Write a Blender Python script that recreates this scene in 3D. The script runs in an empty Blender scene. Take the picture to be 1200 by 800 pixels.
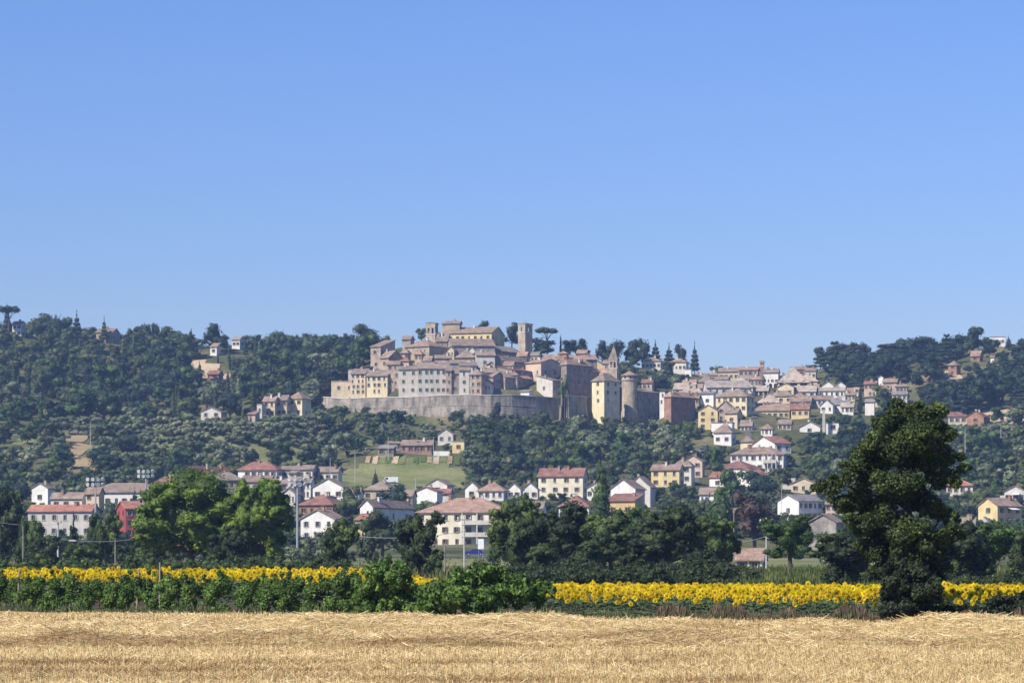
import bpy, math, random
import numpy as np
from mathutils import Vector
random.seed(7)
RNG = np.random.default_rng(7)
sc = bpy.context.scene
COL = sc.collection
# ------------------------------------------------------------------ camera
F, HX, HY, CZ = 3400.0, 600.0, 668.0, 2.0        # focal length and eye line in photo pixels, eye height in metres
cam_d = bpy.data.cameras.new('camera'); cam = bpy.data.objects.new('camera', cam_d); COL.objects.link(cam)
cam.location = (0, 0, CZ); cam.rotation_euler = (math.radians(90), 0, 0)
cam_d.sensor_width = 36.0; cam_d.lens = 36.0 * F / 1200.0
cam_d.shift_y = (HY - 400.0) / 1200.0
cam_d.clip_start = 0.5; cam_d.clip_end = 12000.0
sc.camera = cam
# ------------------------------------------------------------------ sky, sun, exposure
SUN_EL = math.radians(43.0)
SX, SY = -0.76, -0.65
_n = math.hypot(SX, SY); SX /= _n; SY /= _n
sun_vec = Vector((SX * math.cos(SUN_EL), SY * math.cos(SUN_EL), math.sin(SUN_EL)))
world = bpy.data.worlds.new('World'); sc.world = world; world.use_nodes = True
wn = world.node_tree; wn.nodes.clear()
sky = wn.nodes.new('ShaderNodeTexSky'); sky.sky_type = 'NISHITA'; sky.sun_disc = False
sky.sun_elevation = SUN_EL; sky.sun_rotation = math.atan2(SX, SY)
sky.altitude = 350.0; sky.air_density = 1.6; sky.dust_density = 0.0; sky.ozone_density = 10.0
bg = wn.nodes.new('ShaderNodeBackground'); bg.inputs['Strength'].default_value = 0.106
wo = wn.nodes.new('ShaderNodeOutputWorld')
wb = wn.nodes.new('ShaderNodeMix'); wb.data_type = 'RGBA'; wb.blend_type = 'MULTIPLY'; wb.inputs[0].default_value = 1.0; wb.inputs[7].default_value = (.715, .745, 1.105, 1)
wn.links.new(sky.outputs[0], wb.inputs[6]); wn.links.new(wb.outputs[2], bg.inputs[0]); wn.links.new(bg.outputs[0], wo.inputs[0])
sun_d = bpy.data.lights.new('sun', 'SUN'); sun_d.energy = 5.0; sun_d.angle = math.radians(0.53); sun_d.color = (1.0, 0.955, 0.88)
sun = bpy.data.objects.new('sun', sun_d); COL.objects.link(sun)
sun.rotation_euler = sun_vec.to_track_quat('Z', 'Y').to_euler(); sun.location = (-300, -200, 400)
sc.view_settings.view_transform = 'Standard'; sc.view_settings.look = 'None'
sc.view_settings.exposure = 0.30; sc.view_settings.gamma = 1.0
sc.render.engine = 'CYCLES'
sc.cycles.max_bounces = 4; sc.cycles.diffuse_bounces = 1; sc.cycles.glossy_bounces = 1
sc.cycles.transmission_bounces = 2; sc.cycles.volume_bounces = 0; sc.cycles.transparent_max_bounces = 4
sc.cycles.use_denoising = True
sc.cycles.caustics_reflective = False; sc.cycles.caustics_refractive = False

# ------------------------------------------------------------------ small helpers
def wx(px, D): return (px - HX) / F * D
def wz(py, D): return CZ + (HY - py) / F * D
def P(px, py, D): return Vector((wx(px, D), D, wz(py, D)))
def mpp(D): return D / F

def tag(o, label=None, cat=None, group=None, kind=None):
    if label: o['label'] = label
    if cat: o['category'] = cat
    if group: o['group'] = group
    if kind: o['kind'] = kind
    return o
def mesh(name, verts, faces, mats=(), mi=None):
    me = bpy.data.meshes.new(name)
    me.from_pydata([tuple(v) for v in verts], [], [tuple(f) for f in faces])
    for m in mats: me.materials.append(m)
    if mi is not None: me.polygons.foreach_set('material_index', np.array(mi, dtype=np.int32))
    me.update()
    return me
def mesh_np(name, V, Q, mats=(), mi=None):
    """V (n,3), Q (m,k) all faces with the same corner count"""
    me = bpy.data.meshes.new(name)
    V = np.asarray(V, dtype=np.float32); Q = np.asarray(Q, dtype=np.int32); k = Q.shape[1]
    me.vertices.add(len(V)); me.vertices.foreach_set('co', V.ravel())
    me.loops.add(Q.size); me.loops.foreach_set('vertex_index', Q.ravel())
    me.polygons.add(len(Q))
    me.polygons.foreach_set('loop_start', np.arange(0, Q.size, k, dtype=np.int32))
    me.polygons.foreach_set('loop_total', np.full(len(Q), k, dtype=np.int32))
    for m in mats: me.materials.append(m)
    if mi is not None: me.polygons.foreach_set('material_index', np.asarray(mi, dtype=np.int32))
    me.update(calc_edges=True); me.validate()
    return me
def obj(name, me, parent=None, loc=(0, 0, 0), rz=0.0):
    o = bpy.data.objects.new(name, me); COL.objects.link(o)
    o.location = loc; o.rotation_euler = (0, 0, rz)
    if parent: o.parent = parent
    return o
def empty(name, loc, rz=0.0):
    o = bpy.data.objects.new(name, None); COL.objects.link(o); o.empty_display_size = 0.3
    o.location = loc; o.rotation_euler = (0, 0, rz)
    return o
class MB:
    """collects simple solids into one mesh"""
    def __init__(s): s.v = []; s.f = []; s.m = []
    def add(s, vs, fs, m=0):
        k = len(s.v); s.v += [tuple(v) for v in vs]; s.f += [tuple(i + k for i in f) for f in fs]; s.m += [m] * len(fs)
    def box(s, x0, x1, y0, y1, z0, z1, m=0):
        s.add([(x0,y0,z0),(x1,y0,z0),(x1,y1,z0),(x0,y1,z0),(x0,y0,z1),(x1,y0,z1),(x1,y1,z1),(x0,y1,z1)],
              [(3,2,1,0),(4,5,6,7),(0,1,5,4),(1,2,6,5),(2,3,7,6),(3,0,4,7)], m)
    def tube(s, pts, rad, n=6, m=0, cap=True):
        rings = []
        pts = [Vector(p) for p in pts]
        for i, p in enumerate(pts):
            d = (pts[min(i+1, len(pts)-1)] - pts[max(i-1, 0)]).normalized()
            a = d.cross(Vector((0, 1, 0)) if abs(d.y) < 0.9 else Vector((1, 0, 0))).normalized(); b = d.cross(a)
            r = rad[i] if isinstance(rad, (list, tuple)) else rad
            rings.append([p + a * (r * math.cos(2*math.pi*k/n)) + b * (r * math.sin(2*math.pi*k/n)) for k in range(n)])
        vs = [v for r in rings for v in r]; fs = []
        for i in range(len(rings) - 1):
            for k in range(n):
                k2 = (k + 1) % n
                fs.append((i*n+k, (i+1)*n+k, (i+1)*n+k2, i*n+k2))
        if cap: fs += [tuple(range(n)), tuple(range((len(rings)-1)*n + n - 1, (len(rings)-1)*n - 1, -1))]
        s.add(vs, fs, m)
    def lathe(s, prof, n=16, m=0, c=(0, 0)):
        vs = [(c[0] + r*math.cos(2*math.pi*k/n), c[1] + r*math.sin(2*math.pi*k/n), z) for r, z in prof for k in range(n)]
        fs = []
        for i in range(len(prof) - 1):
            for k in range(n):
                k2 = (k+1) % n; fs.append((i*n+k, i*n+k2, (i+1)*n+k2, (i+1)*n+k))
        s.add(vs, fs, m)
    def mesh(s, name, mats): return mesh(name, s.v, s.f, mats, s.m)
    def build(s, name, mats, parent=None, loc=(0, 0, 0), rz=0.0):
        return obj(name, s.mesh(name, mats if isinstance(mats, (list, tuple)) else [mats]), parent, loc, rz)

# ------------------------------------------------------------------ materials
def newmat(name):
    m = bpy.data.materials.new(name); m.use_nodes = True
    nt = m.node_tree; nt.nodes.clear()
    return m, nt, nt.nodes, nt.links
def ramp(N, fac, cols, L):
    r = N.new('ShaderNodeValToRGB'); e = r.color_ramp.elements
    while len(e) < len(cols): e.new(0.5)
    for i, (p, c) in enumerate(cols): e[i].position = p; e[i].color = (*c, 1)
    L.new(fac, r.inputs[0]); return r.outputs[0]
def sc3(c, k): return tuple(min(1.0, x * k) for x in c)
def mix(N, L, a, b, fac, mode='MIX'):
    x = N.new('ShaderNodeMix'); x.data_type = 'RGBA'; x.blend_type = mode
    for sock, v in ((x.inputs[6], a), (x.inputs[7], b)):
        if isinstance(v, tuple): sock.default_value = (*v, 1)
        else: L.new(v, sock)
    if isinstance(fac, float): x.inputs[0].default_value = fac
    else: L.new(fac, x.inputs[0])
    return x.outputs[2]
def noise(N, L, coord, scale, detail=4, rough=0.55, stretch=None):
    t = N.new('ShaderNodeTexNoise'); t.inputs['Scale'].default_value = scale
    t.inputs['Detail'].default_value = detail; t.inputs['Roughness'].default_value = rough
    if stretch:
        mp = N.new('ShaderNodeMapping'); mp.inputs['Scale'].default_value = stretch
        L.new(coord, mp.inputs[0]); coord = mp.outputs[0]
    L.new(coord, t.inputs[0]); return t.outputs[0]
def finish(N, L, col, rough=0.85, spec=0.2, bump=None, bstr=0.4, bdist=0.05):
    b = N.new('ShaderNodeBsdfPrincipled'); o = N.new('ShaderNodeOutputMaterial')
    if isinstance(col, tuple): b.inputs['Base Color'].default_value = (*col, 1)
    else: L.new(col, b.inputs['Base Color'])
    b.inputs['Roughness'].default_value = rough; b.inputs['Specular IOR Level'].default_value = spec
    if bump is not None:
        bp = N.new('ShaderNodeBump'); bp.inputs['Strength'].default_value = bstr; bp.inputs['Distance'].default_value = bdist
        L.new(bump, bp.inputs['Height']); L.new(bp.outputs[0], b.inputs['Normal'])
    L.new(b.outputs[0], o.inputs[0]); return b
def plain(name, c, rough=0.7, spec=0.3, metal=0.0):
    m, nt, N, L = newmat(name)
    tc = N.new('ShaderNodeNewGeometry')
    n = noise(N, L, tc.outputs['Position'], 3.0)
    b = finish(N, L, ramp(N, n, [(0.3, sc3(c, 0.82)), (0.7, sc3(c, 1.12))], L), rough, spec)
    b.inputs['Metallic'].default_value = metal
    return m
_wm = {}
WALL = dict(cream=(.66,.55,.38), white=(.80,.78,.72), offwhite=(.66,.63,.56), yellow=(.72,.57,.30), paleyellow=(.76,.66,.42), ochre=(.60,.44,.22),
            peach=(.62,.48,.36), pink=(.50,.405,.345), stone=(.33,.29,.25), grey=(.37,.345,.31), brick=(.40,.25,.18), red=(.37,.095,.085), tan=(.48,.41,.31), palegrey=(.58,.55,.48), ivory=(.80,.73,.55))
def wallmat(key):
    if key in _wm: return _wm[key]
    c = WALL[key]; m, nt, N, L = newmat('wall_' + key)
    g = N.new('ShaderNodeNewGeometry'); oi = N.new('ShaderNodeObjectInfo')
    n1 = noise(N, L, g.outputs['Position'], 0.35, 5)
    n2 = noise(N, L, g.outputs['Position'], 1.0, 4, 0.6, (1.2, 1.2, 0.25))      # vertical weather streaks
    stonek = key in ('stone', 'grey', 'brick', 'tan', 'pink')
    a = 0.26 if stonek else 0.13
    col = ramp(N, n1, [(0.3, sc3(c, 1 - a)), (0.7, sc3(c, 1 + a))], L)
    col = mix(N, L, col, ramp(N, n2, [(0.38, (.72,.69,.66)), (0.62, (1, 1, 1))], L), 0.7 if stonek else 0.5, 'MULTIPLY')
    col = mix(N, L, col, ramp(N, oi.outputs['Random'], [(0.0, (.88,.87,.86)), (1.0, (1, 1, 1))], L), 1.0, 'MULTIPLY')
    if stonek:
        v = N.new('ShaderNodeTexVoronoi'); v.inputs['Scale'].default_value = 1.6; L.new(g.outputs['Position'], v.inputs[0])
        col = mix(N, L, col, ramp(N, v.outputs['Color'], [(0.0, (.72,.70,.70)), (1.0, (1.12,1.1,1.05))], L), 0.8, 'MULTIPLY')
    finish(N, L, col, 0.92, 0.1, n1, 0.5, 0.1)
    _wm[key] = m; return m
_rm = {}
ROOF = dict(terra=(.31,.235,.18), old=(.285,.235,.185), red=(.29,.155,.12), orange=(.44,.21,.14), pale=(.42,.365,.30), greyt=(.27,.25,.24), pinkt=(.38,.26,.195))
def roofmat(key):
    if key in _rm: return _rm[key]
    c = ROOF[key]; m, nt, N, L = newmat('roof_' + key)
    tc = N.new('ShaderNodeTexCoord'); g = N.new('ShaderNodeNewGeometry'); oi = N.new('ShaderNodeObjectInfo')
    n1 = noise(N, L, g.outputs['Position'], 0.45, 5); n2 = noise(N, L, g.outputs['Position'], 2.6, 3)
    col = ramp(N, n1, [(0.28, sc3(c, 0.62)), (0.5, c), (0.72, sc3(c, 1.35))], L)
    col = mix(N, L, col, ramp(N, n2, [(0.35, (.68,.66,.66)), (0.65, (1.15,1.12,1.08))], L), 0.8, 'MULTIPLY')
    col = mix(N, L, col, ramp(N, oi.outputs['Random'], [(0.0, (.8,.82,.86)), (1.0, (1.0, .96, .94))], L), 1.0, 'MULTIPLY')
    w = N.new('ShaderNodeTexWave'); w.inputs['Scale'].default_value = 1.3; w.inputs['Distortion'].default_value = 0.6
    L.new(tc.outputs['Object'], w.inputs[0])
    finish(N, L, col, 0.9, 0.15, w.outputs[1], 0.5, 0.08)
    _rm[key] = m; return m
def leafmat(name, c, c2=None, var=0.35, translucent=0.0, scale=0.09):
    m, nt, N, L = newmat(name)
    g = N.new('ShaderNodeNewGeometry')
    c2 = c2 or (c[0]*1.5, c[1]*1.25, c[2]*0.9)
    n1 = noise(N, L, g.outputs['Position'], scale, 3)
    col = ramp(N, n1, [(0.33, sc3(c, 0.62)), (0.5, c), (0.66, sc3(c2, 1.12))], L)
    col = mix(N, L, col, ramp(N, g.outputs['Random Per Island'], [(0.0, (1-var,)*3), (1.0, (1+var, 1+var*0.9, 1+var*0.5))], L), 1.0, 'MULTIPLY')
    b = finish(N, L, col, 0.62, 0.25)
    if translucent:
        t = N.new('ShaderNodeBsdfTranslucent'); x = N.new('ShaderNodeMixShader'); x.inputs[0].default_value = translucent
        L.new(col, t.inputs[0]); L.new(b.outputs[0], x.inputs[1]); L.new(t.outputs[0], x.inputs[2])
        o = [q for q in N if q.type == 'OUTPUT_MATERIAL'][0]; L.new(x.outputs[0], o.inputs[0])
    return m
def groundmat(name, cols, s1=0.05, s2=0.9, stretch=None, bump=0.4):
    m, nt, N, L = newmat(name)
    g = N.new('ShaderNodeNewGeometry')
    n1 = noise(N, L, g.outputs['Position'], s1, 6, 0.6, stretch); n2 = noise(N, L, g.outputs['Position'], s2, 5, 0.65, stretch)
    col = ramp(N, n1, [(0.3 + 0.4 * i / (len(cols) - 1), c) for i, c in enumerate(cols)], L)
    col = mix(N, L, col, ramp(N, n2, [(0.3, (.6,.6,.6)), (0.7, (1.3,1.3,1.25))], L), 0.8, 'MULTIPLY')
    finish(N, L, col, 0.95, 0.05, n2, bump, 0.2)
    return m
M = {}
M['bark'] = plain('bark', (.11,.085,.065), 0.95, 0.1)
M['barkgrey'] = plain('bark_grey', (.17,.15,.13), 0.95, 0.1)
M['hill'] = groundmat('hillside_soil', [(.05,.065,.025), (.10,.105,.045), (.21,.18,.095)], 0.03, 0.5)
M['frame'] = plain('window_frame', (.42,.38,.33)); M['shutb'] = plain('shutter_brown', (.13,.08,.05)); M['shutg'] = plain('shutter_green', (.05,.11,.08))
M['shutgr'] = plain('shutter_grey', (.32,.31,.30))
M['pane'] = plain('pane_glass', (.030,.032,.038), 0.12, 0.5)
M['stonewall'] = None
M['metal'] = plain('galvanised', (.42,.43,.44), 0.5, 0.5, 0.4); M['concrete'] = plain('concrete', (.45,.44,.41), 0.9)
M['wood'] = plain('post_wood', (.30,.25,.19), 0.9); M['white'] = plain('white_paint', (.80,.80,.78), 0.5); M['black'] = plain('rubber', (.02,.02,.022), 0.8)
M['trimw'] = plain('trim_pale', (.58,.54,.48), 0.9); M['dark'] = plain('painted_interior_shade', (.02,.02,.025), 0.9)  # near-black colour painted in for the shade inside arches and belfries
# ------------------------------------------------------------------ the houses: where they stand
# L = label, x = (left corner, near corner, right corner) in photo pixels, e/b/t = eave, base, roof top rows, D = metres away,
# th = turn of the front, roof = e (eaves front) g (gable front) h (hip) s (shed) f (flat), w/r = wall and roof colour, win/side = (rows, columns)
HS = []
def H(L, x, e, b, t, D, th=0, roof='e', w='cream', r='terra', win=None, side=None, dp=None, name='house', cat='house', g=None, sh='shutb', ww=1.0, wh=1.5, ch=None, bal=None, kb=None):
    HS.append(dict(L=L, x=x, e=e, b=b, t=t, D=D, th=math.radians(th), roof=roof, w=w, r=r, win=win, side=side, dp=dp, name=name, cat=cat, g=g, sh=sh, ww=ww, wh=wh, ch=ch, bal=bal, kb=kb))
OT = 'houses of the walled old town'; RT = 'houses of the upper right town'; LV = 'houses of the lower village'; SC = 'scattered hillside houses'
# --- old town, row just behind the great wall, left to right
H('low cream building with flat roof at the left end of the town wall', (388,388,412), 447, 462, 446, 1237, -6, 'f', 'cream', 'old', (1,4), g=OT, dp=9)
H('narrow cream and peach house with three window columns above the wall', (411,428,431), 437.5, 462, 432, 1231, -14, 'e', 'cream', 'old', (4,3), g=OT, dp=11)
H('grey shed-roofed house peeking up behind the narrow cream house', (408,408,428), 433.5, 445, 431, 1246, 0, 'f', 'palegrey', 'old', g=OT)
H('pale cream house left of the tall pinkish tan house', (429.5,429.5,454), 440, 462, 433.5, 1227, -8, 'e', 'paleyellow', 'old', (3,4), g=OT, dp=12)
H('tall pinkish tan house with two windows, left of the palazzo', (453,453,468), 426.5, 462, 423, 1228, -8, 'e', 'pink', 'terra', (4,2), g=OT)
H('pinkish top-storey block with red tiles beside the palazzo', (467.5,479,483), 422.5, 440, 419.5, 1232, -20, 'h', 'peach', 'red', (1,1), g=OT)
H('pale beige house adjoining the left end of the grey palazzo', (467,467,490), 432.5, 462, 429, 1219, -4, 'e', 'palegrey', 'old', (3,2), g=OT, sh='shutg')
H('long grey palazzo with three rows of shuttered windows above the wall', (489.5,489.5,523), 431.5, 462, 424.5, 1214, 2, 'e', 'palegrey', 'old', (3,5), g=OT, sh='shutg', dp=13, cat='palazzo', name='palazzo')
H('very narrow pink house squeezed against the right end of the palazzo', (522.5,522.5,529), 434, 462, 431, 1211, 2, 'e', 'pink', 'terra', (3,1), g=OT)
H('narrow grey house just right of the very narrow pink one', (528.5,528.5,538), 437, 462, 433.5, 1212, 4, 'e', 'grey', 'old', (2,1), g=OT)
H('pale slim house with one column of three windows', (538,538,550), 433.8, 462, 430.5, 1209, -2, 'e', 'palegrey', 'old', (3,1), g=OT)
H('beige corner house with two window columns and a dark right side', (550.5,564,573), 438, 462.5, 433.5, 1206, -16, 'h', 'tan', 'old', (3,2), g=OT)
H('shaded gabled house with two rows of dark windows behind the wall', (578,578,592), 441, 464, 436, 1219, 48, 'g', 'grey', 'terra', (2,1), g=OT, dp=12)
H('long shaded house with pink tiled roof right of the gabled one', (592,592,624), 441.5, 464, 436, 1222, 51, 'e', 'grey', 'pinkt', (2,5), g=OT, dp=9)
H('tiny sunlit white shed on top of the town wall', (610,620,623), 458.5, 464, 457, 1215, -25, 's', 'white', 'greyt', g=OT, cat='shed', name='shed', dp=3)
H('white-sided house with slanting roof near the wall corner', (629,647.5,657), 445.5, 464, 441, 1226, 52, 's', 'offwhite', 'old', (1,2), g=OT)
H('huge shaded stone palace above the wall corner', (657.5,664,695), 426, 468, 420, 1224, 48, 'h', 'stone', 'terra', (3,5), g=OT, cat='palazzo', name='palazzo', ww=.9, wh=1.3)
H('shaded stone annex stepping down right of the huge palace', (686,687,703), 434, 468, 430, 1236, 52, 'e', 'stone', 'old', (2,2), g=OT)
H('yellow-sided tall house with dark front below the spire', (694,708,727), 445, 474, 437, 1214, 50, 'h', 'paleyellow', 'old', (3,2), g=OT)
# --- second and third rows
H('tall pink brick house on the left shoulder of the old town', (434,446,453), 406, 434, 399, 1246, -24, 's', 'pink', 'old', (2,1), g=OT, dp=14)
H('tan house with a dark right flank in front of the pink brick house', (445,455.5,471), 418.5, 434, 411, 1240, -40, 'e', 'tan', 'old', (1,1), g=OT)
H('big square tan church hall with a dark right wall under the left bell tower', (474,503,524), 405, 430, 397.5, 1252, -36, 'h', 'tan', 'pinkt', (2,3), g=OT, cat='church', name='church', ww=.8, wh=1.3)
H('plain grey gable block left of the left bell tower', (471,481,485), 397, 408, 393.5, 1268, -20, 'e', 'grey', 'old', g=OT)
H('small brown-roofed house tucked behind the left bell tower', (511,524,528), 399, 412, 391.5, 1272, -14, 'e', 'stone', 'old', (1,1), g=OT)
H('pink brick house right of the church hall, low tiled roof', (510,510,529), 419.5, 433, 416, 1234, 2, 'e', 'pink', 'old', (1,2), g=OT)
H('small grey house below the pink brick house', (527,527,538), 425.5, 438, 422, 1228, 0, 's', 'grey', 'old', (1,1), g=OT)
H('long grey house with wide brown roof below the yellow hilltop church', (530,530,580), 404.5, 422, 397, 1262, 12, 'e', 'grey', 'terra', (1,5), g=OT, dp=14)
H('grey house with a pale hipped roof in the middle of the old town', (534,556,559), 418, 436, 410, 1240, -8, 'h', 'grey', 'old', (1,3), g=OT)
H('pale bluish grey house right of the hipped roof', (558,558,580), 416, 434, 411.5, 1236, 6, 'e', 'palegrey', 'old', (1,3), g=OT)
H('low pale house with dark openings in the middle of the old town', (538,538,558), 428.5, 436, 425, 1222, 0, 's', 'offwhite', 'old', (1,4), g=OT, ww=1.1, wh=1.3)
H('low brown-roofed house above the beige corner house', (556,556,582), 436, 446, 431, 1222, 8, 'e', 'grey', 'old', (1,2), g=OT)
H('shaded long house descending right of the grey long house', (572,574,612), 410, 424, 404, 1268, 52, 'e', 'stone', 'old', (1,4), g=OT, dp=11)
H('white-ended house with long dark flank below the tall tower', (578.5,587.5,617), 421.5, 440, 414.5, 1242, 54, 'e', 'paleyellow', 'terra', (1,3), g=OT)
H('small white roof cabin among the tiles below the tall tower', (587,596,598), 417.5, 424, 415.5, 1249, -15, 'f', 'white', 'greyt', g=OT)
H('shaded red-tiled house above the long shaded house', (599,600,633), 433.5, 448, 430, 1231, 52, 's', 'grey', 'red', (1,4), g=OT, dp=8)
H('pink sunlit house with dark right flank in the centre', (616,634,657), 424.5, 448, 421, 1238, -42, 'e', 'peach', 'pinkt', (1,2), g=OT)
H('long beige house behind the pink sunlit house', (636,656,660), 421.5, 434, 415.5, 1262, -14, 'e', 'tan', 'terra', (1,2), g=OT)
H('little brick roof tower right of the long beige house', (655.5,664,666), 413.5, 430, 411.5, 1258, -14, 'h', 'brick', 'terra', g=OT, dp=4)
H('wide house with layered brown roofs above the huge palace', (664,664,700), 420.5, 430, 416, 1262, 14, 'e', 'stone', 'pinkt', (1,3), g=OT)
H('upper brown-roofed wing left of the yellow gable', (660,660,690), 425, 434, 421, 1246, 20, 'e', 'stone', 'terra', (1,2), g=OT)
H('white cottage high behind the yellow gable', (688,698,700), 416.5, 426, 415.5, 1322, -14, 'f', 'white', 'greyt', (1,1), g=OT)
H('small yellow gabled house left of the spire', (689,706,710), 427, 437, 421.5, 1296, -14, 'g', 'yellow', 'terra', (1,1), g=OT)
H('grey house between the yellow gable and the spire', (706,714,717), 425, 436, 420, 1292, -14, 'h', 'palegrey', 'terra', (1,1), g=OT)
H('low tile-roofed house below the yellow gable', (690,715,722), 439.5, 448, 432, 1250, -20, 'e', 'stone', 'pinkt', (1,2), g=OT)
for i, (a, b_, e_, t_, D_, th_i, w_, r_, lab) in enumerate([
 (496,508,422,417.5,1232,-14,'tan','old','small tan house peeping over the middle of the palazzo roof'), (544,556,425.5,421,1230,-10,'palegrey','pinkt','small pale house just right of the low pale house with dark openings'),
 (564,577,425,420.5,1230,10,'cream','old','small cream house above the low brown-roofed one'), (590,604,427.5,423.5,1238,-14,'offwhite','terra','small pale house left of the pink sunlit house'),
 (470,481,412.5,408,1249,-18,'tan','old','small tan house between the pink brick house and the church hall'), (524,535,410,405.5,1256,-12,'cream','old','small cream house at the left end of the long grey house'),
 (606,620,416.5,412.5,1258,-14,'tan','pinkt','small tan house at the foot of the tall summit tower'), (640,652,432.5,428.5,1244,-14,'cream','old','small cream house right of the pink sunlit house'),
 (567,578,449,444.5,1212,-12,'offwhite','terra','small white house behind the beige corner house'), (622,634,416,412.5,1274,-12,'offwhite','old','small pale house right of the tall summit tower'),
 (486,497,414,410,1243,-14,'peach','pinkt','little peach house below the church hall'), (548,560,411,407,1250,-12,'palegrey','terra','small pale gable in front of the long grey house'),
 (676,690,413.5,410,1285,-12,'cream','pinkt','cream house above the layered brown roofs'), (596,609,438.5,435,1226,-14,'tan','old','little tan house at the left end of the red-tiled shaded house')]):
    H(lab, (a, b_-3, b_), e_, e_+10, t_, D_, th_i, 'ehg'[i % 3], w_, r_, (1, 2), g=OT)
# --- hilltop
H('long yellow hilltop church with red-brown roof on the summit', (517,576,591), 389.5, 401, 383, 1306, -16, 'e', 'yellow', 'terra', (1,8), g=OT, cat='church', name='church', ww=1.0, wh=1.4)
H('beige upper block rising above the yellow hilltop church', (518,538.5,541), 378.5, 390, 376, 1316, -14, 'e', 'tan', 'greyt', g=OT)
# --- right flank of the old town
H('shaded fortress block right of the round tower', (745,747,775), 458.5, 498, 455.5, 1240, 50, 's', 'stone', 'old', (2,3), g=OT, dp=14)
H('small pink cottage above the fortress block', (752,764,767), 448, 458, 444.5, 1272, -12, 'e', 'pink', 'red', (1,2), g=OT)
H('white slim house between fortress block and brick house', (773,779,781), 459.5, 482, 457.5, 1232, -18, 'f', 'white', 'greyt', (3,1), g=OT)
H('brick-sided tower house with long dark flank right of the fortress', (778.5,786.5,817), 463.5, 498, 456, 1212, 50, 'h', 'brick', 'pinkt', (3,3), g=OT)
# --- villa in the trees
H('pale villa with shuttered windows among pines behind the old town', (752,774,780), 422.5, 434, 418.5, 1388, -14, 'h', 'offwhite', 'terra', (1,5), g=SC, cat='villa', name='villa')
H('right wing of the pine villa, half hidden by trees', (786,804,808), 423.5, 438, 420, 1380, -14, 'h', 'offwhite', 'terra', (1,4), g=SC, cat='villa', name='villa')
H('tiny white outbuilding below the pine villa', (803,810,811), 433, 440, 431.5, 1366, -14, 'f', 'white', 'greyt', g=SC, cat='shed', name='shed')
# --- upper right town
H('white house with bare lit gable left of the yellow palazzo', (822,836,840), 461, 478, 459, 1240, -22, 's', 'white', 'greyt', (1,1), g=RT)
H('pale yellow palazzo with two rows of windows beside the steep street', (840,875,886), 463.5, 483, 455.5, 1230, -24, 'h', 'paleyellow', 'old', (2,5), g=RT, ww=1.1, wh=1.7, cat='palazzo', name='palazzo')
H('long grey-brown roofed house behind the yellow palazzo', (828,828,878), 453.5, 464, 446, 1262, 3, 'e', 'offwhite', 'pale', (1,6), g=RT, dp=12)
H('hip-roofed house right of the brick-sided tower house', (798,822,826), 459, 470, 449.5, 1250, -18, 'h', 'cream', 'pale', (1,3), g=RT)
H('wide low-roofed house at the left end of the right town', (790,814,818), 455, 462, 448.5, 1275, -14, 'e', 'offwhite', 'pale', (1,3), g=RT)
H('bright yellow gabled house with two window columns', (818.5,841,844), 481, 503, 474.5, 1194, -12, 'g', 'yellow', 'greyt', (3,2), g=RT)
H('pinkish grey house leaning on the bright yellow gable', (842,857,862), 477, 494, 470, 1203, -16, 'g', 'pink', 'old', (2,2), g=RT)
H('tan house stepping down to the steep street', (850,864,870), 483.5, 500, 478.5, 1196, -22, 'e', 'cream', 'old', (1,1), g=RT)
H('white house with brown hipped roof below the bright yellow gable', (837,857,864), 505.5, 524, 496.5, 1150, -22, 'h', 'white', 'terra', (1,2), g=RT)
H('white flat-topped annex above the brown hipped roof', (834,858,862), 495.5, 506, 493.5, 1166, -14, 'f', 'white', 'greyt', g=RT)
H('tan house on the right town skyline', (842,866,870), 435, 447, 431, 1405, -10, 'e', 'cream', 'old', (1,4), g=RT)
H('pinkish house on the skyline left of the small tower', (866,888,892), 433, 450, 430, 1398, -10, 'e', 'pink', 'pinkt', (2,4), g=RT)
H('low peach house below the tan skyline house', (838,853,856), 444, 452, 441, 1350, -14, 'e', 'peach', 'old', (1,2), g=RT)
H('broad old-tiled house below the pinkish skyline house', (852,882,888), 452.5, 462, 442, 1325, -12, 'h', 'palegrey', 'pale', (1,4), g=RT)
H('grey broad-roofed house beside the steep street top', (862,880,886), 460, 470, 449.5, 1290, -14, 'h', 'offwhite', 'pale', (1,3), g=RT)
H('white arcaded house at the head of the steep street', (894,912,915), 436, 457, 432, 1400, -10, 'e', 'white', 'old', (1,4), g=RT, ww=.9, wh=1.2)
H('great brown hipped theatre roof right of the arcaded house', (912,912,948), 447, 456, 430.5, 1360, -4, 'h', 'cream', 'pale', g=RT, cat='building', name='building', dp=34)
H('beige gabled house with two windows under the theatre roof', (912,930,934), 453, 466, 449, 1318, -14, 'g', 'cream', 'old', (1,2), g=RT)
H('tan two-storey house below the beige gable', (903,928,932), 463, 474, 458, 1300, -16, 'h', 'cream', 'old', (1,3), g=RT)
H('house with triangular tiled hip at the street edge', (889,913,916), 470.5, 480, 461, 1285, -12, 'h', 'white', 'pale', (1,3), g=RT)
H('long ochre house with shuttered windows over the trees', (886,925,929), 480.5, 492, 473, 1262, -8, 'e', 'cream', 'terra', (1,6), g=RT, dp=11)
H('short yellow house beside the long ochre house', (927.5,948,952), 479, 489, 473.5, 1258, -10, 'e', 'yellow', 'red', (1,3), g=RT)
H('brown-roofed pale house above the short yellow house', (926,950,955), 470, 479, 465, 1284, -12, 'e', 'offwhite', 'terra', (1,4), g=RT)
H('grey-roofed house right of the tan two-storey house', (930,956,960), 458, 467, 452, 1318, -12, 'e', 'palegrey', 'pale', (1,3), g=RT)
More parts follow.
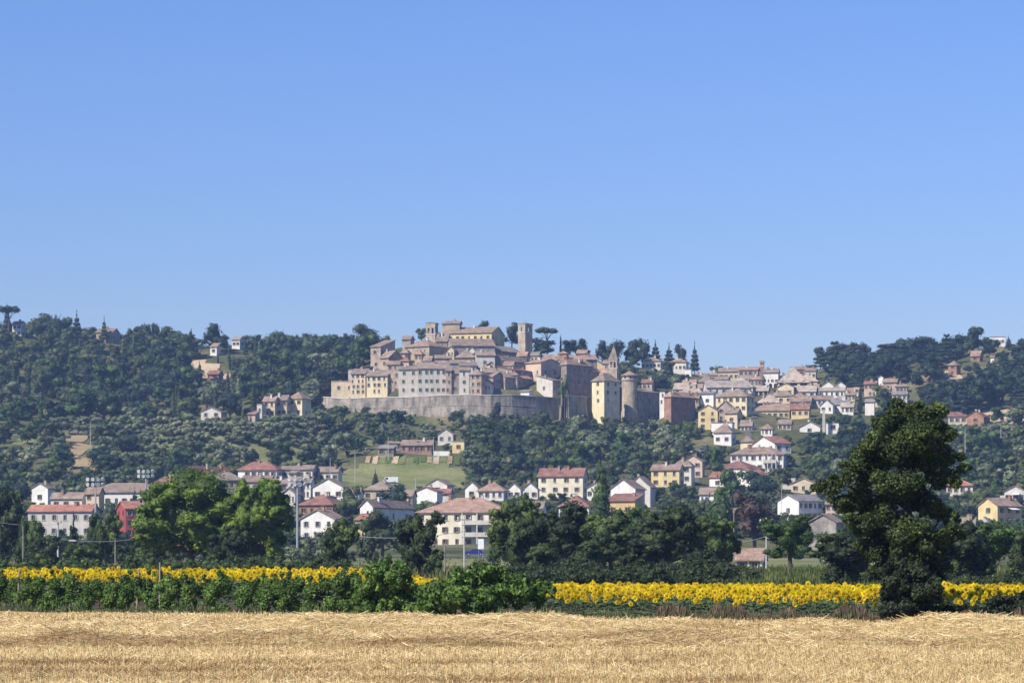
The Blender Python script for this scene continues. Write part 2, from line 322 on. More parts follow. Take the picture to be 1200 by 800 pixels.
H('cream house on the skyline beside the dark pines', (944,956,959), 434, 446, 431, 1425, -12, 'e', 'offwhite', 'terra', (1,3), g=RT)
H('old-tiled house below the cream skyline house', (934,958,962), 446, 455, 439, 1385, -12, 'h', 'cream', 'pale', (1,2), g=RT)
H('reddish house on the skyline above the theatre roof', (926,944,947), 432.5, 442, 429.5, 1432, -10, 'e', 'brick', 'terra', (1,2), g=RT)
H('left of twin white gables beside the pines', (963.5,977,979), 451.5, 460, 447, 1345, -10, 'g', 'white', 'old', (1,1), g=RT)
H('right of twin white gables beside the pines', (979,991,993), 451.5, 460, 447.5, 1342, -10, 'g', 'white', 'old', (1,1), g=RT)
H('long white house with a thin brown roof in front of the twin gables', (960,990,994), 457.5, 466, 454, 1318, -8, 'e', 'white', 'pale', (1,5), g=RT)
H('brown-roofed house in front of the long white house', (952,975,978), 467.5, 476, 463.5, 1288, -10, 'e', 'offwhite', 'terra', (1,4), g=RT)
H('white gable house facing left below the long white house', (962,976,980), 474.5, 484, 468.5, 1272, -20, 'g', 'white', 'old', (1,2), g=RT)
H('grey-tiled house right of the white left-facing gable', (974,994,998), 473, 482, 466.5, 1276, -14, 'e', 'white', 'greyt', (1,2), g=RT)
H('low pinkish-roofed house left of the slim cypress', (990,1002,1004), 462, 470, 459.5, 1310, -12, 'e', 'cream', 'terra', (1,3), g=RT)
H('tall cream house beside the slim cypress', (1001,1008,1010), 454, 470, 452.5, 1318, -14, 'f', 'cream', 'old', (2,1), g=RT)
H('pink and white terraced house right of the slim cypress', (1013,1027,1030), 449.5, 465, 446.5, 1330, -14, 'e', 'peach', 'red', (2,3), g=RT)
H('white stair tower above the pink and white terraced house', (1029.5,1035,1037), 442, 458, 440.5, 1338, -14, 'g', 'white', 'greyt', g=RT, cat='tower', name='stair_tower')
H('brown-roofed house right of the white stair tower', (1035,1051,1055), 447.5, 460, 443.5, 1334, -12, 'e', 'pink', 'terra', (1,3), g=RT)
H('blank white modern block just right of the slim cypress', (1014,1024.5,1026), 470.5, 489, 468, 1268, -14, 's', 'white', 'greyt', g=RT)
H('white grey-roofed house behind the top of the big tree', (1046,1063,1067), 462, 478, 459.5, 1285, -12, 'e', 'offwhite', 'greyt', (2,3), g=RT)
H('white barn-like gable above the tree belt', (937.5,961,964), 500, 508, 494, 1128, -10, 'g', 'white', 'terra', (1,1), g=SC)
H('flat white garage right of the white barn-like gable', (968,983,984), 496, 505, 495, 1124, -8, 'f', 'white', 'greyt', (1,1), g=SC, cat='garage', name='garage', ww=2.2, wh=2.0)
for i, (a, b_, e_, t_, D_, w_, r_, lab) in enumerate([
 (815, 832, 441, 437.5, 1440, 'tan', 'old', 'leftmost low house on the right town skyline, brown roof'), (830, 846, 439, 435.5, 1445, 'offwhite', 'terra', 'pale house on the skyline right of the leftmost low house'),
 (800, 818, 449, 445, 1330, 'stone', 'pinkt', 'pink-roofed house below the leftmost skyline houses'), (818, 840, 446.5, 441.5, 1345, 'grey', 'old', 'grey house below the pale skyline house'),
 (808, 830, 454, 449.5, 1300, 'tan', 'old', 'tan house in the middle of the left roofs of the right town'), (880, 896, 444, 440, 1385, 'tan', 'old', 'tan house squeezed below the small skyline tower'),
 (946, 962, 455, 450.5, 1352, 'palegrey', 'old', 'pale house left of the twin white gables'), (930, 946, 464, 460, 1300, 'offwhite', 'terra', 'pale house above the brown-roofed pale one'),
 (993, 1006, 458, 454.5, 1332, 'pink', 'terra', 'pink house between twin gables and tall cream house'), (978, 992, 467, 464, 1300, 'offwhite', 'old', 'low pale house right of the brown-roofed front house'),
 (1026, 1046, 456, 452, 1318, 'white', 'terra', 'white house below the white stair tower'), (1050, 1066, 452, 448.5, 1330, 'tan', 'old', 'tan house at the right end of the upper right town'),
 (884, 903, 457, 452, 1345, 'cream', 'pale', 'cream house filling the gap below the white arcaded house'), (895, 911, 466, 461.5, 1308, 'offwhite', 'old', 'pale house left of the tan two-storey house'), (986, 1003, 476, 472, 1268, 'white', 'pale', 'white house left of the foot of the slim cypress'),
 (1025, 1044, 469, 465, 1292, 'cream', 'old', 'cream house between the white modern block and the big tree'), (868, 884, 498, 492.5, 1192, 'offwhite', 'old', 'pale house low on the steep street'), (892, 908, 501.5, 497, 1160, 'white', 'terra', 'white cottage in the trees below the long ochre house'), (912, 930, 496, 492, 1205, 'cream', 'old', 'cream cottage just below the long ochre house'),
 (862, 878, 470.5, 466, 1262, 'stone', 'greyt', 'dark-roofed house beside the steep street behind the palazzo'), (806, 822, 466, 461.5, 1240, 'pink', 'old', 'pinkish house left of the bare white gable'),
 (912, 928, 443, 438.5, 1400, 'tan', 'pinkt', 'tan house touching the theatre roof on its left')]):
    H(lab, (a, b_-3, b_), e_, e_+9, t_, D_, -14, 'eh'[i % 2], w_, r_, (1, 3), g=RT)
# --- slope below the right town
H('large white villa with brown hipped roof and balconies on the slope', (857,918,925), 531.5, 552, 524, 1052, -12, 'h', 'white', 'terra', (2,8), g=SC, cat='villa', name='villa', bal=(5,7))
H('small pale yellow house above the large white villa', (868,883,887), 516.5, 530, 511, 1108, -14, 'h', 'paleyellow', 'old', (1,2), g=SC)
H('red-roofed house behind the right end of the white villa', (886,908,928), 519, 530, 511.5, 1092, 24, 'e', 'white', 'red', (1,2), g=SC)
H('white house with long red roof in front of the large villa', (839,876,898), 548, 560, 539.5, 1008, -30, 'h', 'white', 'red', (1,2), g=SC)
H('white garage with red roof at the front of the red-roofed group', (832,851,864), 558.5, 573, 552.5, 984, -28, 'e', 'white', 'red', (1,1), g=SC, cat='garage', name='garage')
H('low red-roofed wing right of the white garage', (866,880,898), 556, 570, 549.5, 990, 20, 'e', 'white', 'red', (1,2), g=SC)
H('bright yellow house with brown roof left of the peach gable', (763.5,796,803), 550, 570, 544, 968, -16, 'e', 'yellow', 'terra', (2,3), g=SC)
H('brown-roofed white house wedged behind the bright yellow house', (789,810,815), 545, 566, 538.5, 986, -20, 'h', 'offwhite', 'old', (2,2), g=SC)
H('peach gabled house beside the steep road', (801,823,827), 540, 560, 533.5, 1012, -14, 'g', 'peach', 'terra', (2,2), g=SC)
# --- lower village, centre
H('tall cream apartment house with three rows of windows', (631,683,689), 557, 590, 548.5, 955, -14, 'e', 'ivory', 'red', (3,4), g=LV, ww=1.0, wh=1.5, cat='apartment house', name='apartment_house')
H('white house with dark red hip roof below the cream apartment house', (655,690,700), 592.5, 612, 581, 862, -10, 'h', 'white', 'red', (1,4), g=LV)
H('white upper gable of the house beside the poplar', (716,744.5,757), 572, 592, 561.5, 872, -24, 'g', 'white', 'terra', (1,2), g=LV)
H('ochre house with red lean-to roof beside the poplar', (711,744,756), 586.5, 608, 579, 850, -24, 's', 'ochre', 'red', (1,2), g=LV, dp=7)
H('big plain grey gable behind the house beside the poplar', (736,762,769), 570, 592, 558, 900, -26, 'g', 'offwhite', 'old', g=LV)
H('large villa with broad pink hipped roof and shaded balconies', (488,596,610), 599.5, 642, 583.5, 748, -10, 'h', 'ivory', 'pinkt', (3,8), g=LV, cat='villa', name='villa', bal=(4,8), kb=622)
H('white bungalow with brown hipped roof above the large villa', (560,590,596), 574, 586, 565, 902, -12, 'h', 'white', 'pinkt', (1,4), g=LV)
H('white gabled house left of the brown hipped bungalow', (545,560,564), 571, 586, 564.5, 915, -12, 'g', 'white', 'old', (1,1), g=LV)
H('small white gable right of the brown hipped bungalow', (594,610,613), 573, 586, 566, 920, -14, 'g', 'white', 'old', (1,2), g=LV)
H('white gable touching the left side of the cream apartment house', (612,630,632), 573, 586, 565.5, 932, -12, 'g', 'white', 'terra', (1,2), g=LV)
H('white house with bright red roofs in front of the meadow', (486,512,518), 575.5, 592, 570.5, 858, -20, 'g', 'white', 'red', (1,2), g=LV)
H('house with red lean-to roof behind the bright red roofs', (512,527,530), 577.5, 588, 573, 868, -10, 'e', 'offwhite', 'red', (1,2), g=LV)
H('white gabled house with brown roof at the edge of the meadow', (500,524,532), 567.5, 580, 561, 894, -18, 'g', 'offwhite', 'old', (1,1), g=LV)
H('white-fronted barn house with long brown roof', (421.5,437,482), 593, 616, 585.5, 775, 66, 'e', 'white', 'terra', (1,3), g=LV)
H('small yellow house with bright red lean-to below the barn house', (416,433,438), 608.5, 624, 602.5, 758, -14, 's', 'yellow', 'orange', (1,2), g=LV, dp=6)
H('low grey-roofed cottage behind the barn house', (426,456,468), 573, 588, 564, 878, -20, 'h', 'tan', 'old', (1,3), g=LV)
H('white gabled house at the right edge of the bright lime trees', (351,392,404), 607.5, 634, 597, 752, -24, 'g', 'white', 'terra', (2,3), g=LV, sh='shutgr')
H('brick-red roofed row house behind the white gabled house', (350,390,406), 590.5, 606, 579.5, 818, -18, 'h', 'brick', 'red', (1,4), g=LV)
H('white gable with brown roof above the brick-red row house', (366,402,408), 570, 588, 560.5, 866, -14, 'g', 'white', 'old', (1,3), g=LV)
H('white house left of the white gable with brown roof', (340,364,368), 564.5, 584, 558.5, 878, -12, 'e', 'white', 'old', (2,4), g=LV)
H('white house with wide dark red hipped roof in the back row', (278,324,330), 549.5, 562, 541, 930, -12, 'h', 'white', 'red', (1,6), g=LV)
H('yellow-ended long house with dark red roof in the back row', (216,229,278), 553, 568, 544.5, 925, 60, 'e', 'paleyellow', 'red', (1,4), g=LV)
H('pale house with flat tiled roof right of the dark red hipped roof', (329,366,371), 549.5, 562, 545, 935, -8, 'e', 'offwhite', 'old', (1,4), g=LV)
H('small orange-yellow extension in front of the pale back-row house', (338,347,350), 554, 564, 552, 915, -16, 's', 'yellow', 'greyt', (1,1), g=LV)
H('grey long house peeking over the huge lime tree', (250,250,284), 561.5, 576, 552, 880, 10, 'h', 'grey', 'old', (1,4), g=LV)
H('low mauve-roofed house in the middle of the tree-top row', (282,316,320), 564, 578, 557.5, 872, -6, 'e', 'palegrey', 'terra', (1,3), g=LV)
H('grey flat-roofed building at the right end of the tree-top row', (314,344,354), 566.5, 588, 561, 862, -14, 'e', 'palegrey', 'old', (2,4), g=LV)
H('pale apartment block with red roof edge at the far left', (31,107,112), 598.5, 646, 591.5, 800, -8, 'e', 'palegrey', 'orange', (3,6), g=LV, cat='apartment block', name='apartment_block', sh='shutgr', kb=616)
H('bright red house with orange roof left of the big green tree', (142,147,176), 595.5, 630, 587.5, 782, 20, 'e', 'red', 'orange', (3,3), g=LV, dp=11, kb=622)
H('long white house with brown roof behind the bright red house', (100,190,198), 576, 598, 566, 868, -8, 'h', 'white', 'terra', (1,9), g=LV, dp=12)
H('cream corner house at the left end of the long white house', (100,116,120), 577.5, 598, 571, 856, -14, 'e', 'cream', 'terra', (2,2), g=LV)
H('white gabled house above the pale apartment block at the far left', (36,56,62), 571.5, 594, 566, 900, -18, 'g', 'white', 'old', (1,1), g=LV)
H('orange-roofed house behind the big green tree', (176,206,212), 566.5, 584, 558.5, 895, -12, 'h', 'white', 'red', (1,3), g=LV)
# --- lower right
H('white two-storey house with grey roof left of the big tree', (914,936,966), 586.5, 610, 579.5, 868, 36, 'e', 'white', 'greyt', (2,5), side=(1,1), g=LV)
H('pink and white house just left of the big tree', (968,991,995), 590.5, 608, 586, 862, -8, 'e', 'peach', 'terra', (2,4), g=LV)
H('grey gabled barn at the left foot of the big tree', (950,980,992), 611, 645, 602.5, 640, -24, 'g', 'grey', 'old', g=LV, cat='barn', name='barn')
H('yellow house with white awning and outside stair at the right edge', (1150,1169,1202), 592, 616, 583.5, 818, 40, 'e', 'yellow', 'terra', (2,3), side=(2,1), g=LV)
H('low villa with orange hipped roof above the yellow house', (1110,1140,1147), 568, 580, 561.5, 905, -12, 'h', 'offwhite', 'orange', (1,4), g=LV, cat='villa', name='villa')
for i, (a, b_, e_, b2, t_, D_, w_, r_, lab) in enumerate([
 (405,425,577,588,571.5,850,'white','terra','small white house left of the low grey-roofed cottage'), (330,350,578,592,572,842,'offwhite','old','pale house below the grey flat-roofed building'), (466,487,580,594,574,846,'cream','old','cream house between the cottage and the bright red roofs'),
 (688,712,571,586,565.5,912,'white','terra','white house behind the slim poplar'), (606,640,594,608,587.5,842,'white','old','low white house below the two white gables'), (928,960,566,578,560,962,'cream','terra','cream house above the white two-storey house'),
 (1118,1146,613,626,606.5,780,'white','old','white cottage left of the yellow house with awning'), (1178,1206,575,590,569,888,'offwhite','terra','pale house above the yellow house with awning'), (58,100,583,598,577,872,'offwhite','old','pale house behind the orange-edged apartment block'),
 (204,230,571,586,564.5,878,'white','terra','white house peeping over the left side of the huge lime tree'), (372,400,552,566,547,938,'offwhite','terra','pale house at the right end of the back row'), (545,580,590,604,583.5,848,'cream','old','cream house peeping over the right end of the villa roof'), (820,842,578,592,571.5,930,'white','old','white house below the red-roofed white garage')]):
    H(lab, (a, b_-4, b_), e_, b2, t_, D_, -14, 'eg'[i % 2], w_, r_, (1, 3), g=LV)
H('low tiled farm shed on the plain behind the sunflowers', (862,893,901), 655, 668, 643, 470, -10, 'e', 'white', 'pinkt', (1,2), g=LV, cat='shed', name='farm_shed', dp=7)
H('small brick hut among the dark trees left of the plum tree', (848,860,864), 600, 612, 597, 720, -12, 's', 'brick', 'terra', g=LV, cat='hut', name='hut')
# --- left slope
H('left third of the cream terrace below the left hill', (308,322,326), 469.5, 488, 464.5, 1150, -14, 'e', 'cream', 'pinkt', (2,2), g=SC)
H('middle third of the cream terrace below the left hill', (323,336,340), 468, 488, 463, 1153, -14, 'e', 'peach', 'terra', (2,2), g=SC)
H('right third of the cream terrace, brightest and tallest', (337,354,363), 466, 488, 459.5, 1156, -22, 'h', 'paleyellow', 'terra', (2,2), g=SC)
H('mauve tower-like annex at the left of the cream terrace', (301,307,311), 474, 488, 472.5, 1144, -14, 'f', 'palegrey', 'old', (1,1), g=SC)
H('low pink outbuilding left of the cream terrace', (288,299,303), 485, 492, 482, 1126, -14, 's', 'pink', 'terra', g=SC, cat='shed', name='shed')
H('white gabled farmhouse half hidden in the woods of the left slope', (235,259,263), 482, 490, 477, 1120, -8, 'g', 'offwhite', 'old', (1,2), g=SC)
H('white cottage with grey roof on the left skyline', (271.5,281,286), 397.5, 408, 394, 1425, -24, 'e', 'white', 'greyt', (1,2), g=SC)
H('small white cottage below the left skyline', (246,254,257), 406, 416, 402.5, 1400, -18, 's', 'white', 'terra', (1,1), g=SC)
H('ruined pink brick house in a clearing on the left slope', (243,256,260), 438, 446, 434, 1335, -14, 'e', 'brick', 'red', (1,2), g=SC)
H('pale house behind the umbrella pine at the top left corner', (14,25,28), 379.5, 394, 376.5, 1430, -14, 'e', 'offwhite', 'terra', (2,2), g=SC)
H('tan house on the skyline between dark left-hand trees', (112,132,137), 389, 400, 385, 1432, -12, 'e', 'tan', 'terra', (1,2), g=SC)
# --- meadow farm
H('long low farm stable with mauve roof at the top of the meadow', (470,506,510), 521, 532, 515.5, 1072, -8, 'e', 'brick', 'terra', (1,5), g=SC, cat='stable', name='stable', dp=7)
H('grey open shed left of the farm stable', (443,461,464), 525, 534, 522.5, 1062, -8, 's', 'stone', 'greyt', (1,2), g=SC, cat='shed', name='shed', ww=2.0, wh=2.0, dp=6)
H('second mauve-roofed stable behind the grey open shed', (455,472,475), 519, 528, 516.5, 1084, -8, 'e', 'stone', 'terra', (1,2), g=SC, cat='stable', name='stable', dp=6)
H('pale gabled farmhouse above the meadow', (513,531,534), 508.5, 520, 502.5, 1098, -10, 'g', 'offwhite', 'old', (1,2), g=SC, cat='farmhouse', name='farmhouse')
H('small yellow flat-roofed house beside the pale farmhouse', (530,544,546), 517.5, 530, 516, 1080, -12, 'f', 'yellow', 'greyt', (1,1), g=SC)
# --- right hill
H('tall brick villa with hipped roof on the right hillside', (1112,1121,1127), 427, 440, 422.5, 1350, -34, 'h', 'brick', 'terra', (2,1), g=SC, cat='villa', name='villa')
H('brown-roofed house in the trees high on the right hill', (1138,1148,1154), 416.5, 424, 411, 1390, -24, 'e', 'brick', 'terra', (1,1), g=SC)
H('tiny white cottage high on the right hill', (1161,1165,1167), 418, 424, 416.5, 1385, -14, 'e', 'white', 'terra', g=SC)
H('white modern house on the right skyline', (1160,1178,1182), 395, 405, 393, 1450, -10, 'f', 'white', 'greyt', (1,3), g=SC)
H('long reddish-roofed farm range on the sandy bank', (1112,1133,1137), 487.5, 497, 483, 1186, -8, 'e', 'palegrey', 'red', (1,3), g=SC, cat='barn', name='barn')
H('brick gable of the farm range on the sandy bank', (1134,1153,1166), 487.5, 497, 481.5, 1180, -20, 'g', 'brick', 'red', (1,1), g=SC, cat='barn', name='barn')
for h in HS:
    D, s = h['D'], mpp(h['D']); xl, xc, xr = h['x']; th = h['th']
    st, ct = math.sin(th), math.cos(th)
    if th >= 0:
        W = (xr - xc) * s / ct; Dp = (xc - xl) * s / st if st > 0.15 and xc > xl else (h['dp'] or min(10.0, W * 0.8 + 2)); k = -1
        if not (st > 0.15 and xc > xl): W = (xr - xl) * s / ct; xc = xl
    else:
        W = (xc - xl) * s / ct if xc > xl else (xr - xl) * s / ct
        Dp = (xr - xc) * s / -st if xc > xl else (h['dp'] or min(10.0, W * 0.8 + 2)); k = 1
        if xc <= xl: xc = xr
    if h['dp']: Dp = h['dp']
    Dp = min(max(Dp, 3.0), 36.0)
    cx, cy = wx(xc, D), D
    h['W'], h['Dp'] = W, Dp
    h['o'] = (cx - k * ct * W / 2, cy - k * st * W / 2)
    h['ze'] = wz(h['e'], D); h['zb'] = wz(h['b'], D)
    def w2(lx, ly, h=h, ct=ct, st=st): return (h['o'][0] + ct * lx - st * ly, h['o'][1] + st * lx + ct * ly)
    h['foot'] = [w2(-W/2, 0), w2(W/2, 0), w2(W/2, Dp), w2(-W/2, Dp)]

# ------------------------------------------------------------------ terrain
PXC = np.array([-900, -300, 0, 200, 300, 390, 480, 560, 680, 780, 900, 1000, 1100, 1200, 1500, 2100], float)
DR = np.array([700, 800, 880, 950, 1000, 1060, 1120, 1180, 1215, 1260, 1300, 1350, 1440, 1520], float)
PY = np.array([  # ground row in the photograph, by column (above) and distance
 [640,630,606,580,560,538,515,492,478,462,448,432,408,404], [640,630,606,580,560,538,515,492,478,462,448,432,408,404],
 [640,630,606,580,560,538,515,492,478,460,446,430,403,400], [640,628,608,583,566,545,528,508,495,476,458,440,416,414],
 [640,628,608,583,566,548,528,506,490,470,454,440,418,414], [640,628,608,583,566,548,530,508,486,462,446,432,420,414],
 [640,628,608,583,566,548,528,504,490,440,405,405,412,414], [640,628,608,583,566,546,526,506,492,440,404,404,412,416],
 [640,628,608,583,566,548,528,510,497,445,432,428,426,424], [640,628,608,585,568,550,532,514,500,474,456,446,440,440],
 [640,630,610,588,572,552,532,508,496,480,468,456,447,446], [640,630,610,588,572,552,532,510,498,484,470,455,430,424],
 [640,630,608,586,568,546,524,500,488,472,458,444,420,412], [640,630,606,584,566,544,520,496,484,466,450,436,414,406],
 [640,630,606,584,566,544,520,496,484,466,450,436,414,406], [640,630,606,584,566,544,520,496,484,466,450,436,414,406]], float)
DN = np.array([-600, 0, 100, 150, 200, 260, 300, 350, 400, 500, 600], float)
ZN = np.array([0, 0, 0, 0.02, 0.6, 1.3, 1.7, 1.9, 2.05, 2.5, 4.4], float)
DF = np.array([1700, 2100, 3000, 6500], float); ZF = np.array([92, 70, 45, 30], float)
gpx = np.arange(-900, 2101, 10.0); gD = np.concatenate([DN, DR, DF]); gDf = np.arange(-600, 6501, 5.0)
ztab = np.zeros((len(PXC), len(gD)))
for i in range(len(PXC)):
    ztab[i] = np.concatenate([ZN, CZ + (HY - PY[i]) / F * DR, ZF])
Gz = np.array([np.interp(gDf, gD, ztab[i]) for i in range(len(PXC))])
Gz = np.array([np.interp(gpx, PXC, Gz[:, j]) for j in range(Gz.shape[1])])      # (D, px)
def blur1(A, sig, ax):
    r = int(sig * 3) + 1; k = np.exp(-0.5 * (np.arange(-r, r + 1) / sig) ** 2); k /= k.sum()
    Ap = np.pad(A, [(r, r) if a == ax else (0, 0) for a in range(2)], mode='edge')
    return np.apply_along_axis(lambda v: np.convolve(v, k, mode='valid'), ax, Ap)
Gn = blur1(blur1(Gz, 2.2, 0), 3.0, 1)
wnear = np.clip((gDf - 130) / 150, 0, 1)[:, None]
Gz = Gz * (1 - wnear) + Gn * wnear
def base_h(x, y):
    x = np.asarray(x, float); y = np.asarray(y, float)
    px = np.clip(HX + F * x / np.maximum(y, 60.0), -895, 2095); d = np.clip(y, -595, 6490)
    i = (px + 900) / 10.0; j = (d + 600) / 5.0
    i0 = i.astype(int); j0 = j.astype(int); fi = i - i0; fj = j - j0
    z = (Gz[j0, i0] * (1-fi) + Gz[j0, i0+1] * fi) * (1-fj) + (Gz[j0+1, i0] * (1-fi) + Gz[j0+1, i0+1] * fi) * fj
    a = np.clip((y - 650) / 300, 0, 1)
    return z + a * (0.9*np.sin(x*0.05+1.3)*np.cos(y*0.043) + 0.6*np.sin(x*0.11+y*0.07) + 0.35*np.sin(x*0.23-y*0.19+2))
# the great wall's line, and points that pin the ground at its foot
WALLPL = [(372,1246), (383,1236), (405,1229), (430,1223), (480,1212), (520,1205), (550,1201.5), (575,1201), (600,1204), (628,1211), (655,1221), (659,1209), (663,1214), (666,1206), (690,1220), (715,1238), (740,1257), (790,1294)]
WBASE = [480, 483, 486, 488, 493, 496, 497, 498, 499, 499, 500, 502, 502, 504, 505, 506, 506, 503]
pins = []
for (p, d), b in zip(WALLPL, WBASE): pins.append((wx(p, d-6), d-6, wz(b, d-6), 9.0)); pins.append((wx(p, d-14), d-14, wz(b+4, d-14), 10.0))
for p in range(575, 655, 16):
    d = float(np.interp(p, [567,600,628,655], [1201,1204,1211,1221])); pins.append((wx(p, d-6), d-6, wz(500, d-6), 9.0))
for p in range(390, 567, 22):
    d = float(np.interp(p, [383,430,480,567], [1236,1223,1212,1201])); pins.append((wx(p, d-6), d-6, wz(497, d-6), 9.0))
for p in range(676, 740, 10):
    d = 1206 + (p-666)/74*50; pins.append((wx(p+8, d-6), d-6, wz(502, d-6), 8.0))
for h in HS:
    fx = sum(c[0] for c in h['foot'])/4; fy = sum(c[1] for c in h['foot'])/4
    pins.append((h['foot'][0][0]*.5+h['foot'][1][0]*.5, h['foot'][0][1]*.5+h['foot'][1][1]*.5, h['zb'], 5.0 if h['g'] == OT and h['b'] > 458 else 9.0)); pins.append((fx, fy, h['zb']+0.4, 5.0 if h['g'] == OT and h['b'] > 458 else 9.0))
pins = np.array(pins); pres = pins[:, 2] - base_h(pins[:, 0], pins[:, 1])
pres = np.clip(pres, -16, 16)
def ground_h(x, y):
    x = np.atleast_1d(np.asarray(x, float)); y = np.atleast_1d(np.asarray(y, float))
    z = base_h(x, y)
    for s in range(0, len(x), 4000):
        xs, ys = x[s:s+4000], y[s:s+4000]
        if ys.max() < 400: continue
        d2 = (xs[:, None]-pins[None, :, 0])**2 + (ys[:, None]-pins[None, :, 1])**2
        w = np.exp(-0.5 * d2 / pins[None, :, 3]**2)
        z[s:s+4000] += (w*pres).sum(1) / (w.sum(1) + 0.12)
    return z
def gh(x, y): return float(ground_h([x], [y])[0])
def axis(parts):
    out = []
    for a, b, n in parts: out += list(np.linspace(a, b, n, endpoint=False))
    return np.array(out + [parts[-1][1]])
tx = axis([(-2600,-1200,14), (-1200,-420,26), (-420,420,168), (420,1200,26), (1200,2600,14)])
ty = axis([(-400,0,6), (0,200,20), (200,650,40), (650,960,52), (960,1480,112), (1480,1800,20), (1800,6000,36)])
TX, TY = np.meshgrid(tx, ty); TZ = ground_h(TX.ravel(), TY.ravel()).reshape(TX.shape)
# lookup of the finished terrain (same grid as the mesh)
def th_(x, y):
    i = np.clip(np.searchsorted(tx, x) - 1, 0, len(tx)-2); j = np.clip(np.searchsorted(ty, y) - 1, 0, len(ty)-2)
    fx = (x - tx[i])/(tx[i+1]-tx[i]); fy = (y - ty[j])/(ty[j+1]-ty[j])
    return (TZ[j,i]*(1-fx)+TZ[j,i+1]*fx)*(1-fy) + (TZ[j+1,i]*(1-fx)+TZ[j+1,i+1]*fx)*fy
HD = np.arange(170, 1640, 3.0)
def hit(px, py, dmin=170):
    """distance at which the sight line through a photo pixel first meets the ground"""
    z = th_(wx(px, HD), HD); g = HY - F*(z-CZ)/HD
    ok = (g <= py) & (HD >= dmin)
    return float(HD[np.argmax(ok)]) if ok.any() else None
nx, ny = len(tx), len(ty)
V = np.stack([TX.ravel(), TY.ravel(), TZ.ravel()], 1)
ii, jj = np.meshgrid(np.arange(nx-1), np.arange(ny-1)); q = (jj*nx+ii).ravel()
me = mesh_np('ground', V, np.stack([q, q+1, q+1+nx, q+nx], 1), [M['hill']])
me.polygons.foreach_set('use_smooth', np.ones(len(me.polygons), dtype=bool))
tag(obj('ground', me), kind='structure')
def drape(name, pts, mat, off=0.12, step=6.0, kind='structure'):
    """a field laid on the terrain: pts = outline in photo pixels found on the ground"""
    W3 = []
    for p in pts:
        d = p[2] if len(p) > 2 else hit(p[0], p[1]); W3.append((wx(p[0], d), d))
    return drape_w(name, W3, mat, off, step, kind)
def drape_w(name, W3, mat, off=0.12, step=6.0, kind='structure'):
    a = np.array(W3); x0, y0 = a.min(0) ; x1, y1 = a.max(0)
    n1, n2 = max(2, int((x1-x0)/step)), max(2, int((y1-y0)/step))
    X, Y = np.meshgrid(np.linspace(x0, x1, n1+1), np.linspace(y0, y1, n2+1))
    def inside(x, y):
        r = np.zeros(x.shape, bool); k = len(a)
        for i in range(k):
            xa, ya = a[i]; xb, yb = a[(i+1) % k]
            c = (ya > y) != (yb > y)
            r ^= c & (x < (xb-xa)*(y-ya)/((yb-ya) if abs(yb-ya) > 1e-9 else 1e-9) + xa)
        return r
    cx = (X[:-1,:-1]+X[1:,1:])/2; cy = (Y[:-1,:-1]+Y[1:,1:])/2
    keep = inside(cx, cy).ravel()
    Z = th_(X.ravel(), Y.ravel()) + off
    ii, jj = np.meshgrid(np.arange(n1), np.arange(n2)); q = (jj*(n1+1)+ii).ravel()[keep]
    Q = np.stack([q, q+1, q+2+n1, q+1+n1], 1)
    u, inv = np.unique(Q, return_inverse=True)
    me = mesh_np(name, np.stack([X.ravel(), Y.ravel(), Z], 1)[u], inv.reshape(Q.shape), [mat])
    return tag(obj(name, me), kind=kind)
# ------------------------------------------------------------------ fields and roads on the slopes
M['meadow'] = groundmat('meadow_grass', [(.13,.15,.05), (.19,.20,.08), (.27,.25,.12)], 0.06, 0.8)
M['tanfield'] = groundmat('dry_field', [(.30,.22,.12), (.38,.29,.17)], 0.1, 1.2)
M['sandy'] = groundmat('sandy_bank', [(.42,.32,.20), (.52,.41,.27)], 0.12, 1.0)
M['asphalt'] = groundmat('asphalt', [(.10,.10,.10), (.15,.145,.14)], 0.2, 3.0)
M['crop'] = groundmat('low_crop', [(.07,.11,.03), (.12,.16,.05)], 0.2, 1.5)
MEADOWS = [[(392,572),(398,556),(440,541),(535,541),(546,560),(540,572),(470,578)], [(270,545),(300,526),(345,524),(358,540),(350,549)],
           [(13,520),(14,503),(38,503),(38,522)], [(390,530),(392,514),(440,512),(430,522)]]
for k, p in enumerate(MEADOWS): drape('meadow', p, M['meadow'], 0.25)
drape('meadow', [(176,546),(182,494),(300,498),(384,496),(386,545),(300,548)], M['meadow'], 0.25)
drape('dry_field', [(78,548),(84,511),(104,511),(104,548)], M['tanfield'], 0.25)
drape('dry_field', [(1122,500),(1125,484),(1200,478),(1230,478),(1230,496),(1160,498)], M['sandy'], 0.25)
drape('dry_field', [(1060,447),(1062,438),(1118,436),(1122,445)], M['sandy'], 0.25)
drape('dry_field', [(0,425),(0,414),(50,412),(50,420)], M['sandy'], 0.25)
drape('dry_field', [(222,440),(224,424),(262,434),(264,446)], M['sandy'], 0.25)
for i in range(14):                                                      # garden rows under the farm
    x = 428 + i * 8.0
    if 474 < x < 482: continue
    dark = 475 < x < 500 or i % 5 == 3
    drape('garden_bed', [(x,545.5-(i*7 % 5)*.4),(x+1.5,536.0+(i*3 % 4)*.3),(x+6.6+(i % 3)*.6,536.2),(x+5.1+(i % 3)*.6,545.8)], M['crop'] if dark else (M['tanfield'], M['meadow'], M['sandy'])[i*5 % 3], 0.4, .7)
drape_w('meadow', [(-60,340),(-60,596),(14,600),(14,340)], M['meadow'], 0.06, 8)
drape_w('meadow', [(18,250),(18,600),(80,600),(80,250)], M['meadow'], 0.06, 8)
drape_w('road', [(-90,606),(-90,613),(90,616),(90,609)], M['asphalt'], 0.12, 3)
